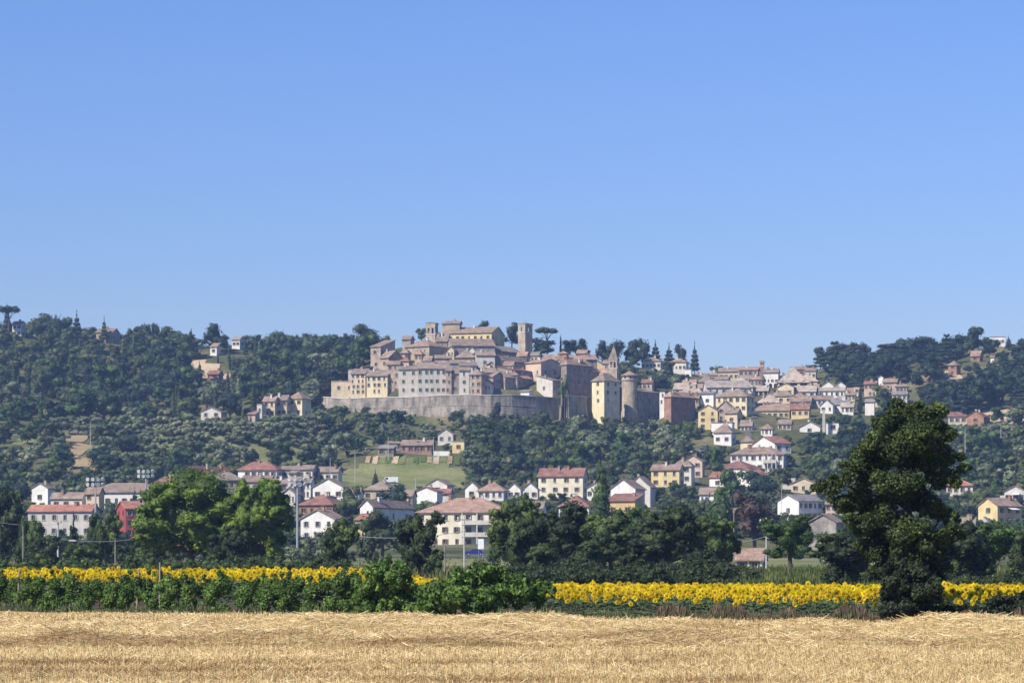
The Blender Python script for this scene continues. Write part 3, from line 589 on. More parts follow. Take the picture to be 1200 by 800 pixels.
drape('street', [(862,540),(868,540),(884,498),(889,470),(886,470),(879,498)], M['asphalt'], 0.3, 2.5)
drape('street', [(812,568),(818,568),(834,534),(832,530),(826,540)], M['asphalt'], 0.3, 2.5)

# ------------------------------------------------------------------ house builder
_win = {}
def win_mesh(w, h, sh):
    key = (round(w, 2), round(h, 2), sh)
    if key in _win: return _win[key]
    b = MB(); f = 0.09
    b.box(-w/2, -w/2+f, -.06, .06, -h/2, h/2); b.box(w/2-f, w/2, -.06, .06, -h/2, h/2)
    b.box(-w/2+f, w/2-f, -.06, .06, h/2-f, h/2); b.box(-w/2+f, w/2-f, -.06, .06, -h/2, -h/2+f)
    b.box(-.035, .035, -.05, .05, -h/2+f, h/2-f)
    b.box(-w/2-.12, w/2+.12, -.36, -.06, -h/2-.12, -h/2-.005)
    if sh and w < 1.6:
        for s in (-1, 1):
            x0, x1 = sorted((s*(w/2+.02), s*(w/2+w*.30))); b.box(x0, x1, -.30, -.245, -h/2, h/2, 1)
    m = b.mesh('window', [M['frame'], M[sh or 'shutb']])
    pm = mesh('pane', [(-w/2+f, .03, -h/2+f), (w/2-f, .03, -h/2+f), (w/2-f, .03, h/2-f), (-w/2+f, .03, h/2-f)], [(0,1,2,3)], [M['pane']])
    _win[key] = (m, pm); return m, pm
def holed(b, P0, u, n, L, z0, z1, holes, dep=0.32):
    xs = sorted({0.0, L, *[h[0] for h in holes], *[h[1] for h in holes]}); zs = sorted({z0, z1, *[h[2] for h in holes], *[h[3] for h in holes]})
    pt = lambda x, z, d=0.0: (P0[0]+u[0]*x-n[0]*d, P0[1]+u[1]*x-n[1]*d, z)
    for i in range(len(xs)-1):
        for j in range(len(zs)-1):
            cx, cz = (xs[i]+xs[i+1])/2, (zs[j]+zs[j+1])/2
            if any(h[0] < cx < h[1] and h[2] < cz < h[3] for h in holes): continue
            b.add([pt(xs[i],zs[j]), pt(xs[i+1],zs[j]), pt(xs[i+1],zs[j+1]), pt(xs[i],zs[j+1])], [(0,1,2,3)])
    for x0, x1, a, c in holes:
        b.add([pt(x0,a),pt(x1,a),pt(x1,c),pt(x0,c),pt(x0,a,dep),pt(x1,a,dep),pt(x1,c,dep),pt(x0,c,dep)],
              [(0,4,5,1),(1,5,6,2),(2,6,7,3),(3,7,4,0)])
def roof_solid(b, top, bot_off=0.22):
    """top = list of (verts, faces) planes; closed with an underside"""
    vs, fs = top; n = len(vs)
    b.add(list(vs) + [(x, y, z-bot_off) for x, y, z in vs], list(fs) + [tuple(i+n for i in reversed(f)) for f in fs])
    edges = {}
    for f in fs:
        for i in range(len(f)):
            e = (f[i], f[(i+1) % len(f)]); edges[e] = 1
    side = [(e[1], e[0], e[0]+n, e[1]+n) for e in edges if (e[1], e[0]) not in edges]
    k = len(b.v) - 2*n
    b.f += [tuple(i+k for i in s) for s in side]; b.m += [0]*len(side)
KEEP = []
def build_house(h):
    W, Dp, th, D = h['W'], h['Dp'], h['th'], h['D']
    fx = np.array([c[0] for c in h['foot']] + [h['o'][0]]); fy = np.array([c[1] for c in h['foot']] + [h['o'][1]])
    g = th_(fx, fy); zb = min(float(g.min()) - 0.6, h['zb'] - 0.3); zv = h['zb']
    root = empty(h['name'], (h['o'][0], h['o'][1], zb), th)
    tag(root, h['L'], h['cat'], h['g'])
    ze = h['ze'] - zb; z0 = 0.0; zv = max(zv - zb, 0.3)
    rng = random.Random(h['L'])
    roof = h['roof']; x0, x1 = -W/2, W/2
    # ridge height from the roof's top row in the picture
    yr = {'e': Dp/2, 'g': 2.0, 'h': Dp/2, 's': Dp, 'f': 0.0}[roof]
    span = {'e': Dp/2, 'g': W/2, 'h': min(W, Dp)/2, 's': Dp, 'f': 1}[roof]
    rise = wz(h['t'], D + yr) - h['ze']; rise = min(max(rise, span*0.22), span*1.0 if roof != 's' else span*0.6)
    if roof == 'f': rise = 0
    b = MB()
    def grid(L, rc, zlo, zhi, ww, wh):
        r, c = rc; out = []
        fh = (zhi - zlo) / r
        wh2 = min(wh, fh*0.60)*rng.uniform(.9, 1.0); ww2 = min(ww*(.82 if h['g'] == OT else .95), L/c*0.42)
        for j in range(r):
            for i in range(c):
                cx = L*(i+0.5)/c + rng.uniform(-.3, .3)*ww2*(1.3 if h['g'] == OT else .5); cz = zlo + fh*(j+0.53)
                if rng.random() < (.16 if h['g'] == OT else .06) and 'window' not in h['L']: continue
                if roof == 'g' or True: cz = min(cz, zhi - wh2/2 - 0.35)
                out.append((cx-ww2/2, cx+ww2/2, cz-wh2/2, cz+wh2/2))
        return out
    faces = [((x0, 0), (1, 0), (0, -1), W, h['win'])]
    sidew = h['side'] or ((h['win'][0], max(1, int(Dp/4.5))) if h['win'] and Dp > 5 else None)
    faces += [((x1, 0), (0, 1), (1, 0), Dp, sidew if th < 0 else None), ((x1, Dp), (-1, 0), (0, 1), W, None), ((x0, Dp), (0, -1), (-1, 0), Dp, sidew if th > 0 else None)]
    wins = []
    for P0, u, n, L, rc in faces:
        holes = grid(L, rc, zv, ze, h['ww'], h['wh']) if rc and ze - zv > 1.6 else []
        holed(b, P0, u, n, L, z0, ze, holes)
        for q in holes: wins.append((P0[0]+u[0]*(q[0]+q[1])/2-n[0]*.2, P0[1]+u[1]*(q[0]+q[1])/2-n[1]*.2, (q[2]+q[3])/2, math.atan2(u[1], u[0]), q[1]-q[0], q[3]-q[2]))
    if roof == 'e': b.add([(x0,0,ze),(x0,Dp,ze),(x0,Dp/2,ze+rise)], [(2,1,0)]); b.add([(x1,0,ze),(x1,Dp,ze),(x1,Dp/2,ze+rise)], [(0,1,2)])
    if roof == 'g': b.add([(x0,0,ze),(x1,0,ze),(0,0,ze+rise)], [(0,1,2)]); b.add([(x0,Dp,ze),(x1,Dp,ze),(0,Dp,ze+rise)], [(2,1,0)])
    if roof == 's':
        b.add([(x0,0,ze),(x0,Dp,ze),(x0,Dp,ze+rise)], [(2,1,0)]); b.add([(x1,0,ze),(x1,Dp,ze),(x1,Dp,ze+rise)], [(0,1,2)])
        b.add([(x1,Dp,ze),(x0,Dp,ze),(x0,Dp,ze+rise),(x1,Dp,ze+rise)], [(0,1,2,3)])
    b.build('wall', wallmat(h['w']), root)
    # roof
    r = MB(); o = 0.5; up = 0.20
    def gable(x0, x1, y0, y1, axis):
        if axis == 'x':
            k = rise/((y1-y0)/2); ye0, ye1 = y0-o, y1+o; zE = ze - o*k + up
            vs = [(x0-o*.7,ye0,zE),(x1+o*.7,ye0,zE),(x1+o*.7,(y0+y1)/2,ze+rise+up),(x0-o*.7,(y0+y1)/2,ze+rise+up),(x1+o*.7,ye1,zE),(x0-o*.7,ye1,zE)]
            return vs, [(0,1,2,3),(3,2,4,5)]
        k = rise/((x1-x0)/2); zE = ze - o*k + up
        vs = [(x0-o,y0-o*.7,zE),(0,y0-o*.7,ze+rise+up),(0,y1+o*.7,ze+rise+up),(x0-o,y1+o*.7,zE),(x1+o,y0-o*.7,zE),(x1+o,y1+o*.7,zE)]
        return vs, [(0,1,2,3),(1,4,5,2)]
    if roof == 'e': roof_solid(r, gable(x0, x1, 0, Dp, 'x'))
    elif roof == 'g': roof_solid(r, gable(x0, x1, 0, Dp, 'y'))
    elif roof == 'h':
        k = rise/span; zE = ze - o*k + up; zR = ze + rise + up; m = span
        if W >= Dp: R = [(x0+m, Dp/2, zR), (x1-m+1e-3, Dp/2, zR)]
        else: R = [(0, m, zR), (0, Dp-m, zR)]
        vs = [(x0-o,-o,zE),(x1+o,-o,zE),(x1+o,Dp+o,zE),(x0-o,Dp+o,zE)] + R
        fs = [(0,1,5,4),(1,2,5),(2,3,4,5),(3,0,4)] if W >= Dp else [(0,1,4),(1,2,5,4),(2,3,5),(3,0,4,5)]
        roof_solid(r, (vs, fs))
    elif roof == 's':
        k = rise/Dp; roof_solid(r, ([(x0-o*.6,-o,ze-o*k+up),(x1+o*.6,-o,ze-o*k+up),(x1+o*.6,Dp+o,ze+rise+o*k+up),(x0-o*.6,Dp+o,ze+rise+o*k+up)], [(0,1,2,3)]))
    else:
        r.box(x0+.03, x1-.03, .03, Dp-.03, ze-.3, ze-.02)
        for a in ((x0-.1, x1+.1, -.1, .16), (x0-.1, x1+.1, Dp-.16, Dp+.1), (x0-.1, x0+.16, .16, Dp-.16), (x1-.16, x1+.1, .16, Dp-.16)): r.box(*a, ze-.018, ze+.42)
    rf = r.build('roof', roofmat(h['r']), root)
    nc = h['ch'] if h['ch'] is not None else (rng.choice([0, 1, 1, 2]) if W > 4.5 and roof != 'f' else 0)
    for i in range(nc):
        c = MB(); cx = rng.uniform(-.36, .36)*W
        if roof == 'e' or (roof == 'h' and W >= Dp): cx = cx if roof == 'e' else max(min(cx, W/2-span*.8), -W/2+span*.8); cy = Dp/2 - rng.uniform(.5, 1.2); zt = ze+rise+.75; zl = ze+rise*.4
        elif roof == 's': cy = Dp*.6; zt = ze+rise*.6+1.1; zl = ze+rise*.4
        else: cx = rng.choice([-1, 1])*rng.uniform(.5, 1.0); cy = Dp*rng.uniform(.3, .6); zt = ze+rise+.7; zl = ze+rise*.4
        c.box(cx-.35, cx+.35, cy-.3, cy+.3, zl, zt); c.box(cx-.48, cx+.48, cy-.43, cy+.43, zt+.003, zt+.16)
        c.build('chimney', wallmat(rng.choice(['brick', 'offwhite', 'tan'])), rf)
    for x, y, z, rz, w, hh in wins:
        sh = h['sh'] if ('shutter' in h['L'] or rng.random() < (.4 if h['g'] == OT else .7)) else ('shutgr' if rng.random() < .4 else None)
        m, pm = win_mesh(round(w*5)/5 if w > .7 else w, round(hh*5)/5, sh)
        wo_ = obj('window', m, root, (x, y, z), rz)
        obj('pane', pm, wo_)
    if h['bal']:
        c0, c1 = h['bal']; r_, c_ = h['win']; xa, xb = x0 + W*c0/c_, x0 + W*c1/c_
        for j in range(1, r_):
            zf = zv + (ze-zv)*j/r_
            s = MB(); s.box(xa, xb, -1.6, -.004, zf-.18, zf)
            bal = s.build('balcony', M['trimw'], root)
            s = MB(); s.box(xa, xb, -1.6, -1.52, zf+.004, zf+.95); s.box(xa, xa+.08, -1.517, -.004, zf+.004, zf+.95); s.box(xb-.08, xb, -1.517, -.004, zf+.004, zf+.95)
            s.build('parapet', wallmat('palegrey'), bal)
        for i in range(4):
            x = xa + (xb-xa)*i/3; s = MB(); s.box(x-.14+(.14 if i == 0 else -.14 if i == 3 else 0), x+.14+(.14 if i == 0 else -.14 if i == 3 else 0), -1.5, -1.22, zv-1.5, ze-.35); s.build('column', M['trimw'], root)
    if 'arcaded' in h['L']:
        for i in range(3):
            a = MB(); cx = x0 + W*(i+.5)/3; wv = W/3*.36; zs = zv+2.4
            pts = [(cx-wv, zv)] + [(cx-wv*math.cos(math.pi*k/8), zs+wv*math.sin(math.pi*k/8)) for k in range(9)] + [(cx+wv, zv)]
            a.add([(x, -.02, z) for x, z in pts], [tuple(range(len(pts)))]); a.build('arch', M['dark'], root)  # flat dark sheet on the wall, painting the shade of the open arcade
    if 'awning' in h['L']:
        a = MB(); a.add([(-W*.1,-.05,ze-.5),(W*.22,-.05,ze-.5),(W*.22,-2.2,ze-1.1),(-W*.1,-2.2,ze-1.1),(-W*.1,-.05,ze-.58),(W*.22,-.05,ze-.58),(W*.22,-2.2,ze-1.18),(-W*.1,-2.2,ze-1.18)], [(0,3,2,1),(4,5,6,7),(3,7,6,2),(0,4,7,3),(1,2,6,5)])
        a.build('awning', M['white'], root)
        a = MB()
        for i in range(9): a.box(x0-.3-1.3, x0-.3, 1+i*.34, 1.36+i*.34, zv-1, zv+.3+i*.3)
        a.build('stair', M['concrete'], root)
    KEEP.append((h['x'][0]-1, h['t']-1, h['x'][2]+1, h['kb'] or (h['e']+(h['b']-h['e'])*(.55 if h['g'] == LV else .78)), D))
    return root
for h in HS: build_house(h)

# ------------------------------------------------------------------ towers
def tower(label, x, yt, yb, D, th, wall, roofc, spire_y, open_rows, name='bell_tower', cat='bell tower', ncol=2, op=(.9, 2.4)):
    s = mpp(D); xl, xc, xr = x; th = math.radians(th); ct, st = math.cos(th), math.sin(th)
    W = (xc-xl)*s/ct if th < 0 else (xr-xc)*s/ct
    C = Vector((wx(xc, D), D)); k = 1 if th < 0 else -1
    ox, oy = C.x - k*ct*W/2, C.y - k*st*W/2
    zb = float(th_(np.array([ox]), np.array([oy]))[0]) - 2; zb = min(zb, wz(yb, D)); zt = wz(yt, D) - zb
    root = tag(empty(name, (ox, oy, zb), th), label, cat)
    b = MB(); z1 = wz(open_rows, D) - zb
    faces = [((-W/2, 0), (1, 0), (0, -1)), ((W/2, 0), (0, 1), (1, 0)), ((W/2, W), (-1, 0), (0, 1)), ((-W/2, W), (0, -1), (-1, 0))]
    for P0, u, n in faces:
        holes = []
        for i in range(ncol):
            cx = W*(i+.5)/ncol if ncol > 1 else W/2
            cx = W/2 + (cx-W/2)*.86
            holes.append((cx-op[0]/2, cx+op[0]/2, z1, z1+op[1]))
        holed(b, P0, u, n, W, 0, zt, holes, 0.55)
    b.build('wall', wallmat(wall), root)
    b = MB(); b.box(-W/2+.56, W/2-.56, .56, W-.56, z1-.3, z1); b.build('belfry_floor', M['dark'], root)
    for P0, u, n in faces:                                       # arch heads over each opening
        for i in range(ncol):
            cx = W/2 + ((W*(i+.5)/ncol if ncol > 1 else W/2)-W/2)*.86; a = MB(); w = op[0]/2
            for q in range(6):
                a0, a1 = math.pi*q/6, math.pi*(q+1)/6
                p = [(cx-w*math.cos(a0), z1+op[1]-w+w*math.sin(a0)), (cx-w*math.cos(a1), z1+op[1]-w+w*math.sin(a1)), (cx-w*math.cos(a1), z1+op[1]+.02), (cx-w*math.cos(a0), z1+op[1]+.02)]
                a.add([(P0[0]+u[0]*x_-n[0]*.05, P0[1]+u[1]*x_-n[1]*.05, z_) for x_, z_ in p], [(0,1,2,3)])
            a.build('arch', wallmat(wall), root)
    b = MB(); b.box(-W/2-.18, W/2+.18, -.18, W+.18, zt+.003, zt+.35); b.box(-W/2-.10, W/2+.10, -.10, W+.10, z1-.55, z1-.25); b.build('cornice', M['trimw'], root)
    zs = wz(spire_y, D + W/2) - zb; o = .3
    r = MB(); roof_solid(r, ([(-W/2-o,-o,zt+.36+.22),(W/2+o,-o,zt+.36+.22),(W/2+o,W+o,zt+.36+.22),(-W/2-o,W+o,zt+.36+.22),(0,W/2,max(zs, zt+1.0))], [(0,1,4),(1,2,4),(2,3,4),(3,0,4)]))
    r.build('roof', roofmat(roofc), root)
    bl = MB(); bl.lathe([(.02,1.1),(.25,1.05),(.34,.7),(.42,.2),(.58,0)], 10); bl.build('bell', M['metal'], root, (0, W/2, z1+.6))
    c = MB(); c.box(-.04,.04,W/2-.04,W/2+.04,max(zs,zt+1.0)-.2,max(zs,zt+1.0)+1.6); c.box(-.4,.4,W/2-.038,W/2+.038,max(zs,zt+1.0)+.9,max(zs,zt+1.0)+.98); c.build('cross', M['metal'], root)
    KEEP.append((xl-1, spire_y-1, xr+1, yb-4, D))
tower('square stone bell tower with twin arches on the left of the summit', (499,510,513.5), 379.5, 404, 1284, -16, 'tan', 'old', 376.5, 390.5)
tower('tall square stone tower with dark right side on the right of the summit', (607,615.5,624), 380.5, 414, 1288, 45, 'tan', 'terra', 377.5, 388, 'stone_tower', 'tower', 1, (.9, 2.0))
tower('slender bell tower with pointed spire above the yellow-sided house', (713.5,723,726), 423, 450, 1240, -16, 'tan', 'old', 404, 430.5)
tower('tiny brick tower on the right town skyline', (890.5,895,896), 424.5, 446, 1418, -12, 'brick', 'terra', 422.5, 428, 'brick_tower', 'tower', 1, (.6, 1.2))
def round_tower():
    D = 1232.0; s = mpp(D); cx = wx(738, D); r = 9.3*s; zb = wz(500, D); zt = wz(446, D)
    root = tag(empty('round_tower', (cx, D + r, zb)), 'round sunlit bastion tower with tiled cap at the right of the wall', 'tower')
    h = zt - zb
    b = MB(); b.lathe([(r*1.12, -6), (r*1.05, h*.35), (r*.97, h*.36), (r*.95, h)], 28); b.build('wall', wallmat('tan'), root)
    b = MB(); b.lathe([(r*.95, h+.003), (r*1.06, h+.3), (r*1.06, h+.7), (r*.97, h+.7), (r*.97, h+2.4)], 28); b.build('parapet', wallmat('pink'), root)
    b = MB(); b.lathe([(r*1.14, h+2.2), (r*1.14, h+2.45), (r*.05, h+4.4), (.02, h+4.5)], 28); b.build('roof', roofmat('pinkt'), root)
    for a in (-2.2, -1.5, -.8):
        w = MB(); w.box(-.35,.35,-.06,.06,-.5,.5); w.build('window', M['pane'], root, (math.cos(a)*r*.985, math.sin(a)*r*.985, h+1.6), a+math.pi/2)
    KEEP.append((727, 436, 749, 488, D))
round_tower()
# ------------------------------------------------------------------ the great wall of the old town
def stonemat():
    m, nt, N, L = newmat('town_wall_stone'); g = N.new('ShaderNodeNewGeometry')
    n1 = noise(N, L, g.outputs['Position'], 0.12, 6, 0.6); n2 = noise(N, L, g.outputs['Position'], 0.5, 5, 0.6, (1, 1, 0.25))
    n3 = noise(N, L, g.outputs['Position'], 1.0, 4, 0.6, (0.25, 0.25, 1.6))
    col = ramp(N, n1, [(0.3, (.25,.235,.21)), (0.52, (.35,.325,.29)), (0.7, (.45,.41,.35))], L)
    col = mix(N, L, col, ramp(N, n2, [(0.35, (.45,.44,.43)), (0.6, (1.1,1.07,1.02))], L), 0.9, 'MULTIPLY')
    col = mix(N, L, col, ramp(N, n3, [(0.35, (.75,.74,.74)), (0.65, (1.08,1.06,1.04))], L), 0.7, 'MULTIPLY')
    v = N.new('ShaderNodeTexVoronoi'); v.inputs['Scale'].default_value = 2.0; L.new(g.outputs['Position'], v.inputs[0])
    col = mix(N, L, col, ramp(N, v.outputs['Color'], [(0.0, (.8,.79,.78)), (1.0, (1.12,1.1,1.05))], L), 0.8, 'MULTIPLY')
    finish(N, L, col, 0.95, 0.05, n3, 0.6, 0.25); return m
M['stonewall'] = stonemat()
ZW = 74.4
def great_wall():
    tops = [wz(466.5, 1246), wz(465.5, 1236)] + [ZW+.1+.25*math.sin(i*2.3) for i in range(15)] + [ZW-1.0]
    root = tag(empty('town_wall', (wx(480, 1213), 1213, 60)), 'long grey stone town wall below the old houses', 'town wall')
    pl = [Vector((wx(p, d), d, 0)) for p, d in WALLPL]; base = [wz(b, d)-6 for (p, d), b in zip(WALLPL, WBASE)]
    nn = []
    for i in range(len(pl)):
        a = (pl[min(i+1, len(pl)-1)] - pl[max(i-1, 0)]).normalized(); nn.append(Vector((a.y, -a.x, 0)))
    off = root.location
    def strip(z0s, z1s, o0, o1, back, name, mat):
        vs = []
        for p, n, a, c in zip(pl, nn, z0s, z1s):
            vs += [p + n*o0 + Vector((0,0,a)) - off, p + n*o1 + Vector((0,0,c)) - off, p - n*back + Vector((0,0,c)) - off, p - n*back + Vector((0,0,a)) - off]
        fs = []
        for i in range(len(pl)-1):
            k = 4*i; fs += [(k, k+4, k+5, k+1), (k+1, k+5, k+6, k+2), (k+2, k+6, k+7, k+3)]
        fs += [(0,1,2,3), tuple(len(vs)-4+q for q in (3,2,1,0))]
        obj(name, mesh(name, vs, fs, [mat]), root)
    mid = [t-4.2 for t in tops]
    strip(base, [m-.003 for m in mid], 1.5, 0.35, 1.0, 'lower_course', M['stonewall'])
    strip([m+.003 for m in mid], [t-.003 for t in tops], 0.1, 0.05, 1.0, 'upper_course', M['stonewall'])
    strip([m-.25 for m in mid], [m+.2 for m in mid], 0.5, 0.45, 0.2, 'string_course', M['stonewall'])
    strip([t for t in tops], [t+.28 for t in tops], 0.22, 0.2, 1.1, 'coping', M['trimw'])
    KEEP.append((384, 464, 566, 475, 1240)); KEEP.append((566, 466, 660, 481, 1225)); KEEP.append((656, 470, 735, 484, 1225))
    # levelled ground behind the wall
    inner = [pl[i] - nn[i]*.9 for i in range(len(pl))]; backp = [Vector((wx(790, 1305), 1305, 0)), Vector((wx(640, 1262), 1262, 0)), Vector((wx(383, 1262), 1262, 0))]
    poly = inner + backp
    vs = [(p.x, p.y, ZW-.9) for p in poly]
    me = mesh('terrace', vs, [tuple(range(len(vs)))], [M['sandy']])
    tag(obj('terrace', me), kind='structure')
great_wall()
# parapet of the low building's terrace, chimney stack by the garage, retaining walls
def slab(label, name, cat, p0, p1, D, zt, zb, mat, thick=0.5, D2=None):
    D2 = D2 or D
    a, c = Vector((wx(p0, D), D, 0)), Vector((wx(p1, D2), D2, 0)); u = (c-a).normalized(); n = Vector((u.y, -u.x, 0)) * thick/2
    m = MB(); m.add([a-n+Vector((0,0,zb)), c-n+Vector((0,0,zb)), c+n+Vector((0,0,zb)), a+n+Vector((0,0,zb)), a-n+Vector((0,0,zt)), c-n+Vector((0,0,zt)), c+n+Vector((0,0,zt)), a+n+Vector((0,0,zt))],
          [(0,1,2,3),(7,6,5,4),(0,4,5,1),(1,5,6,2),(2,6,7,3),(3,7,4,0)])
    o = (a+c)/2; m.v = [(x-o.x, y-o.y, z-zb) for x, y, z in m.v]
    return tag(m.build(name, mat, None, (o.x, o.y, zb)), label, cat)
slab('pale square chimney stack beside the flat white garage', 'chimney_stack', 'chimney', 964, 966.6, 1122, wz(480, 1122), wz(508, 1122), wallmat('palegrey'), 1.0)
slab('pale stone wall on the ridge left of the old town', 'stone_wall', 'wall', 352, 402, 1395, wz(414, 1395), wz(424, 1395), wallmat('palegrey'), .6)
slab('grey retaining wall left of the town wall', 'stone_wall', 'wall', 362, 387, 1262, wz(450.5, 1262), wz(468, 1262), wallmat('grey'), .6, 1258)
slab('low white wall beside the meadow farm', 'garden_wall', 'wall', 508, 527, 1064, wz(528.5, 1064), wz(534, 1064), wallmat('white'), .5)
slab('tan retaining wall on the right hillside below the pines', 'stone_wall', 'wall', 1077, 1116, 1345, wz(437, 1345), wz(447, 1345), wallmat('tan'), .6)
slab('concrete retaining wall right of the red-roofed group', 'stone_wall', 'wall', 918, 932, 985, wz(561, 985), wz(580, 985), wallmat('palegrey'), .6, 975)
# ------------------------------------------------------------------ trees
LM = dict(
 wood=leafmat('leaf_wood', (.048,.070,.023), (.086,.108,.030), .45),
 olive=leafmat('leaf_olive', (.13,.16,.085), (.19,.21,.115), .3),
 dark=leafmat('leaf_evergreen', (.022,.040,.022), (.034,.055,.026), .35),
 bright=leafmat('leaf_bright', (.10,.165,.025), (.17,.235,.032), .5, .25, .35),
 mid=leafmat('leaf_mid', (.056,.090,.026), (.088,.122,.030), .45, .15, .35),
 deep=leafmat('leaf_deep', (.036,.056,.021), (.058,.080,.026), .45, .12, .35),
 green=leafmat('leaf_green', (.060,.105,.030), (.085,.14,.035), .45, .2, .35),
 plum=leafmat('leaf_plum', (.060,.040,.034), (.080,.052,.040), .4),
 walnut=leafmat('leaf_walnut', (.044,.072,.021), (.080,.112,.030), .6, .15, .8),
 vine=leafmat('leaf_vine', (.085,.155,.034), (.14,.21,.045), .55, .25, .9),
 fig=leafmat('leaf_fig', (.10,.18,.036), (.15,.235,.05), .5, .25, .9),
 bramble=leafmat('leaf_bramble', (.022,.034,.015), (.038,.052,.022), .5, .1, .9))
def leaf_arrays(C, Nrm, size, rng, asp=0.55):
    n = len(C); Nrm = Nrm / np.linalg.norm(Nrm, axis=1, keepdims=True)
    r = rng.normal(size=(n, 3)); T = np.cross(Nrm, r); T /= np.linalg.norm(T, axis=1, keepdims=True) + 1e-9
    B = np.cross(Nrm, T); s = size[:, None]
    V = np.stack([C - T*s, C - B*s*asp + T*s*.15, C + T*s, C + B*s*asp + T*s*.15], 1).reshape(-1, 3)
    return V, np.arange(4*n).reshape(n, 4)
_U = None
def uvs(nu=9, nv=6):
    vs = [(0, 0, 1)] + [(math.sin(math.pi*j/nv)*math.cos(2*math.pi*i/nu), math.sin(math.pi*j/nv)*math.sin(2*math.pi*i/nu), math.cos(math.pi*j/nv)) for j in range(1, nv) for i in range(nu)] + [(0, 0, -1)]
    qs = []
    for j in range(nv-2):
        for i in range(nu): qs.append((1+j*nu+i, 1+(j+1)*nu+i, 1+(j+1)*nu+(i+1) % nu, 1+j*nu+(i+1) % nu))
    for i in range(nu): qs.append((0, 1+i, 1+(i+1) % nu, 1+(i+1) % nu)); l = len(vs)-1; qs.append((l, 1+(nv-2)*nu+(i+1) % nu, 1+(nv-2)*nu+i, 1+(nv-2)*nu+i))
    return np.array(vs, float), np.array(qs)
SPH = uvs()
def crown(lobes, n, leaf, rng, core=0.72, jit=0.55, asp=0.55, droop=0.0):
    """lobes (k,6): centres and radii; returns verts, quads of leaf faces on and around lobes, over a rough inner mass"""
    lobes = np.asarray(lobes, float); area = (lobes[:, 3]*lobes[:, 4] + lobes[:, 4]*lobes[:, 5] + lobes[:, 3]*lobes[:, 5]); cnt = np.maximum((n*1.5*area/area.sum()).astype(int), 8)
    Cs, Ns = [], []
    for lb, c in zip(lobes, cnt):
        d = rng.normal(size=(c, 3)); d /= np.linalg.norm(d, axis=1, keepdims=True)
        ph = rng.uniform(0, 6.28, 3)
        bump = 1 + .13*np.sin(d[:, 0]*5+ph[0])*np.sin(d[:, 1]*5+ph[1]) + .10*np.sin(d[:, 2]*8+ph[2])*np.sin(d[:, 0]*9+ph[1])
        rad = rng.uniform(.72, 1.08, c)*bump
        Cs.append(lb[:3] + d*lb[3:]*rad[:, None]); Ns.append(d/lb[3:]*lb[3:].mean())
    C = np.concatenate(Cs); Nn = np.concatenate(Ns)
    inside = np.zeros(len(C), bool)
    for lb in lobes: inside |= (((C - lb[:3])/lb[3:])**2).sum(1) < .42
    C, Nn = C[~inside], Nn[~inside]
    if len(C) > n: k = rng.permutation(len(C))[:n]; C, Nn = C[k], Nn[k]
    Nn = Nn + rng.normal(size=Nn.shape)*jit; Nn[:, 2] += .35
    V, Q = leaf_arrays(C, Nn, leaf*rng.uniform(.6, 1.3, len(C)), rng, asp)
    if core:
        vs, qs = [V], [Q]; k = len(V)
        for lb in lobes:
            s = SPH[0]*(1 + rng.normal(size=(len(SPH[0]), 1))*.08)
            vs.append(lb[:3] + s*lb[3:]*core); qs.append(SPH[1]+k); k += len(SPH[0])
        V, Q = np.concatenate(vs), np.concatenate(qs)
    return V, Q
def split(lobes, k, f, rng, r0=.6, r1=.95):
    out = []
    for lb in lobes:
        out.append((*lb[:3], *(np.array(lb[3:])*.62)))
        for i in range(k):
            d = rng.normal(size=3); d /= np.linalg.norm(d); q = np.array(lb[3:])*f*rng.uniform(.65, 1.2)
            out.append((*(np.array(lb[:3]) + d*np.array(lb[3:])*rng.uniform(r0, r1)), *q))
    return np.array(out)
def crown_mesh(name, V, Q, mat):
    # quads whose last two corners coincide are triangles of the inner mass
    tri = Q[:, 2] == Q[:, 3]
    me = bpy.data.meshes.new(name)
    V = np.asarray(V, np.float32)
    me.vertices.add(len(V)); me.vertices.foreach_set('co', V.ravel())
    Q4, Q3 = Q[~tri], Q[tri][:, :3]
    lv = np.concatenate([Q4.ravel(), Q3.ravel()]).astype(np.int32)
    me.loops.add(len(lv)); me.loops.foreach_set('vertex_index', lv)
    st = np.concatenate([np.arange(len(Q4))*4, Q4.size + np.arange(len(Q3))*3]).astype(np.int32)
    tot = np.concatenate([np.full(len(Q4), 4), np.full(len(Q3), 3)]).astype(np.int32)
    me.polygons.add(len(st)); me.polygons.foreach_set('loop_start', st); me.polygons.foreach_set('loop_total', tot)
    me.materials.append(mat); me.update(calc_edges=True)
    return me
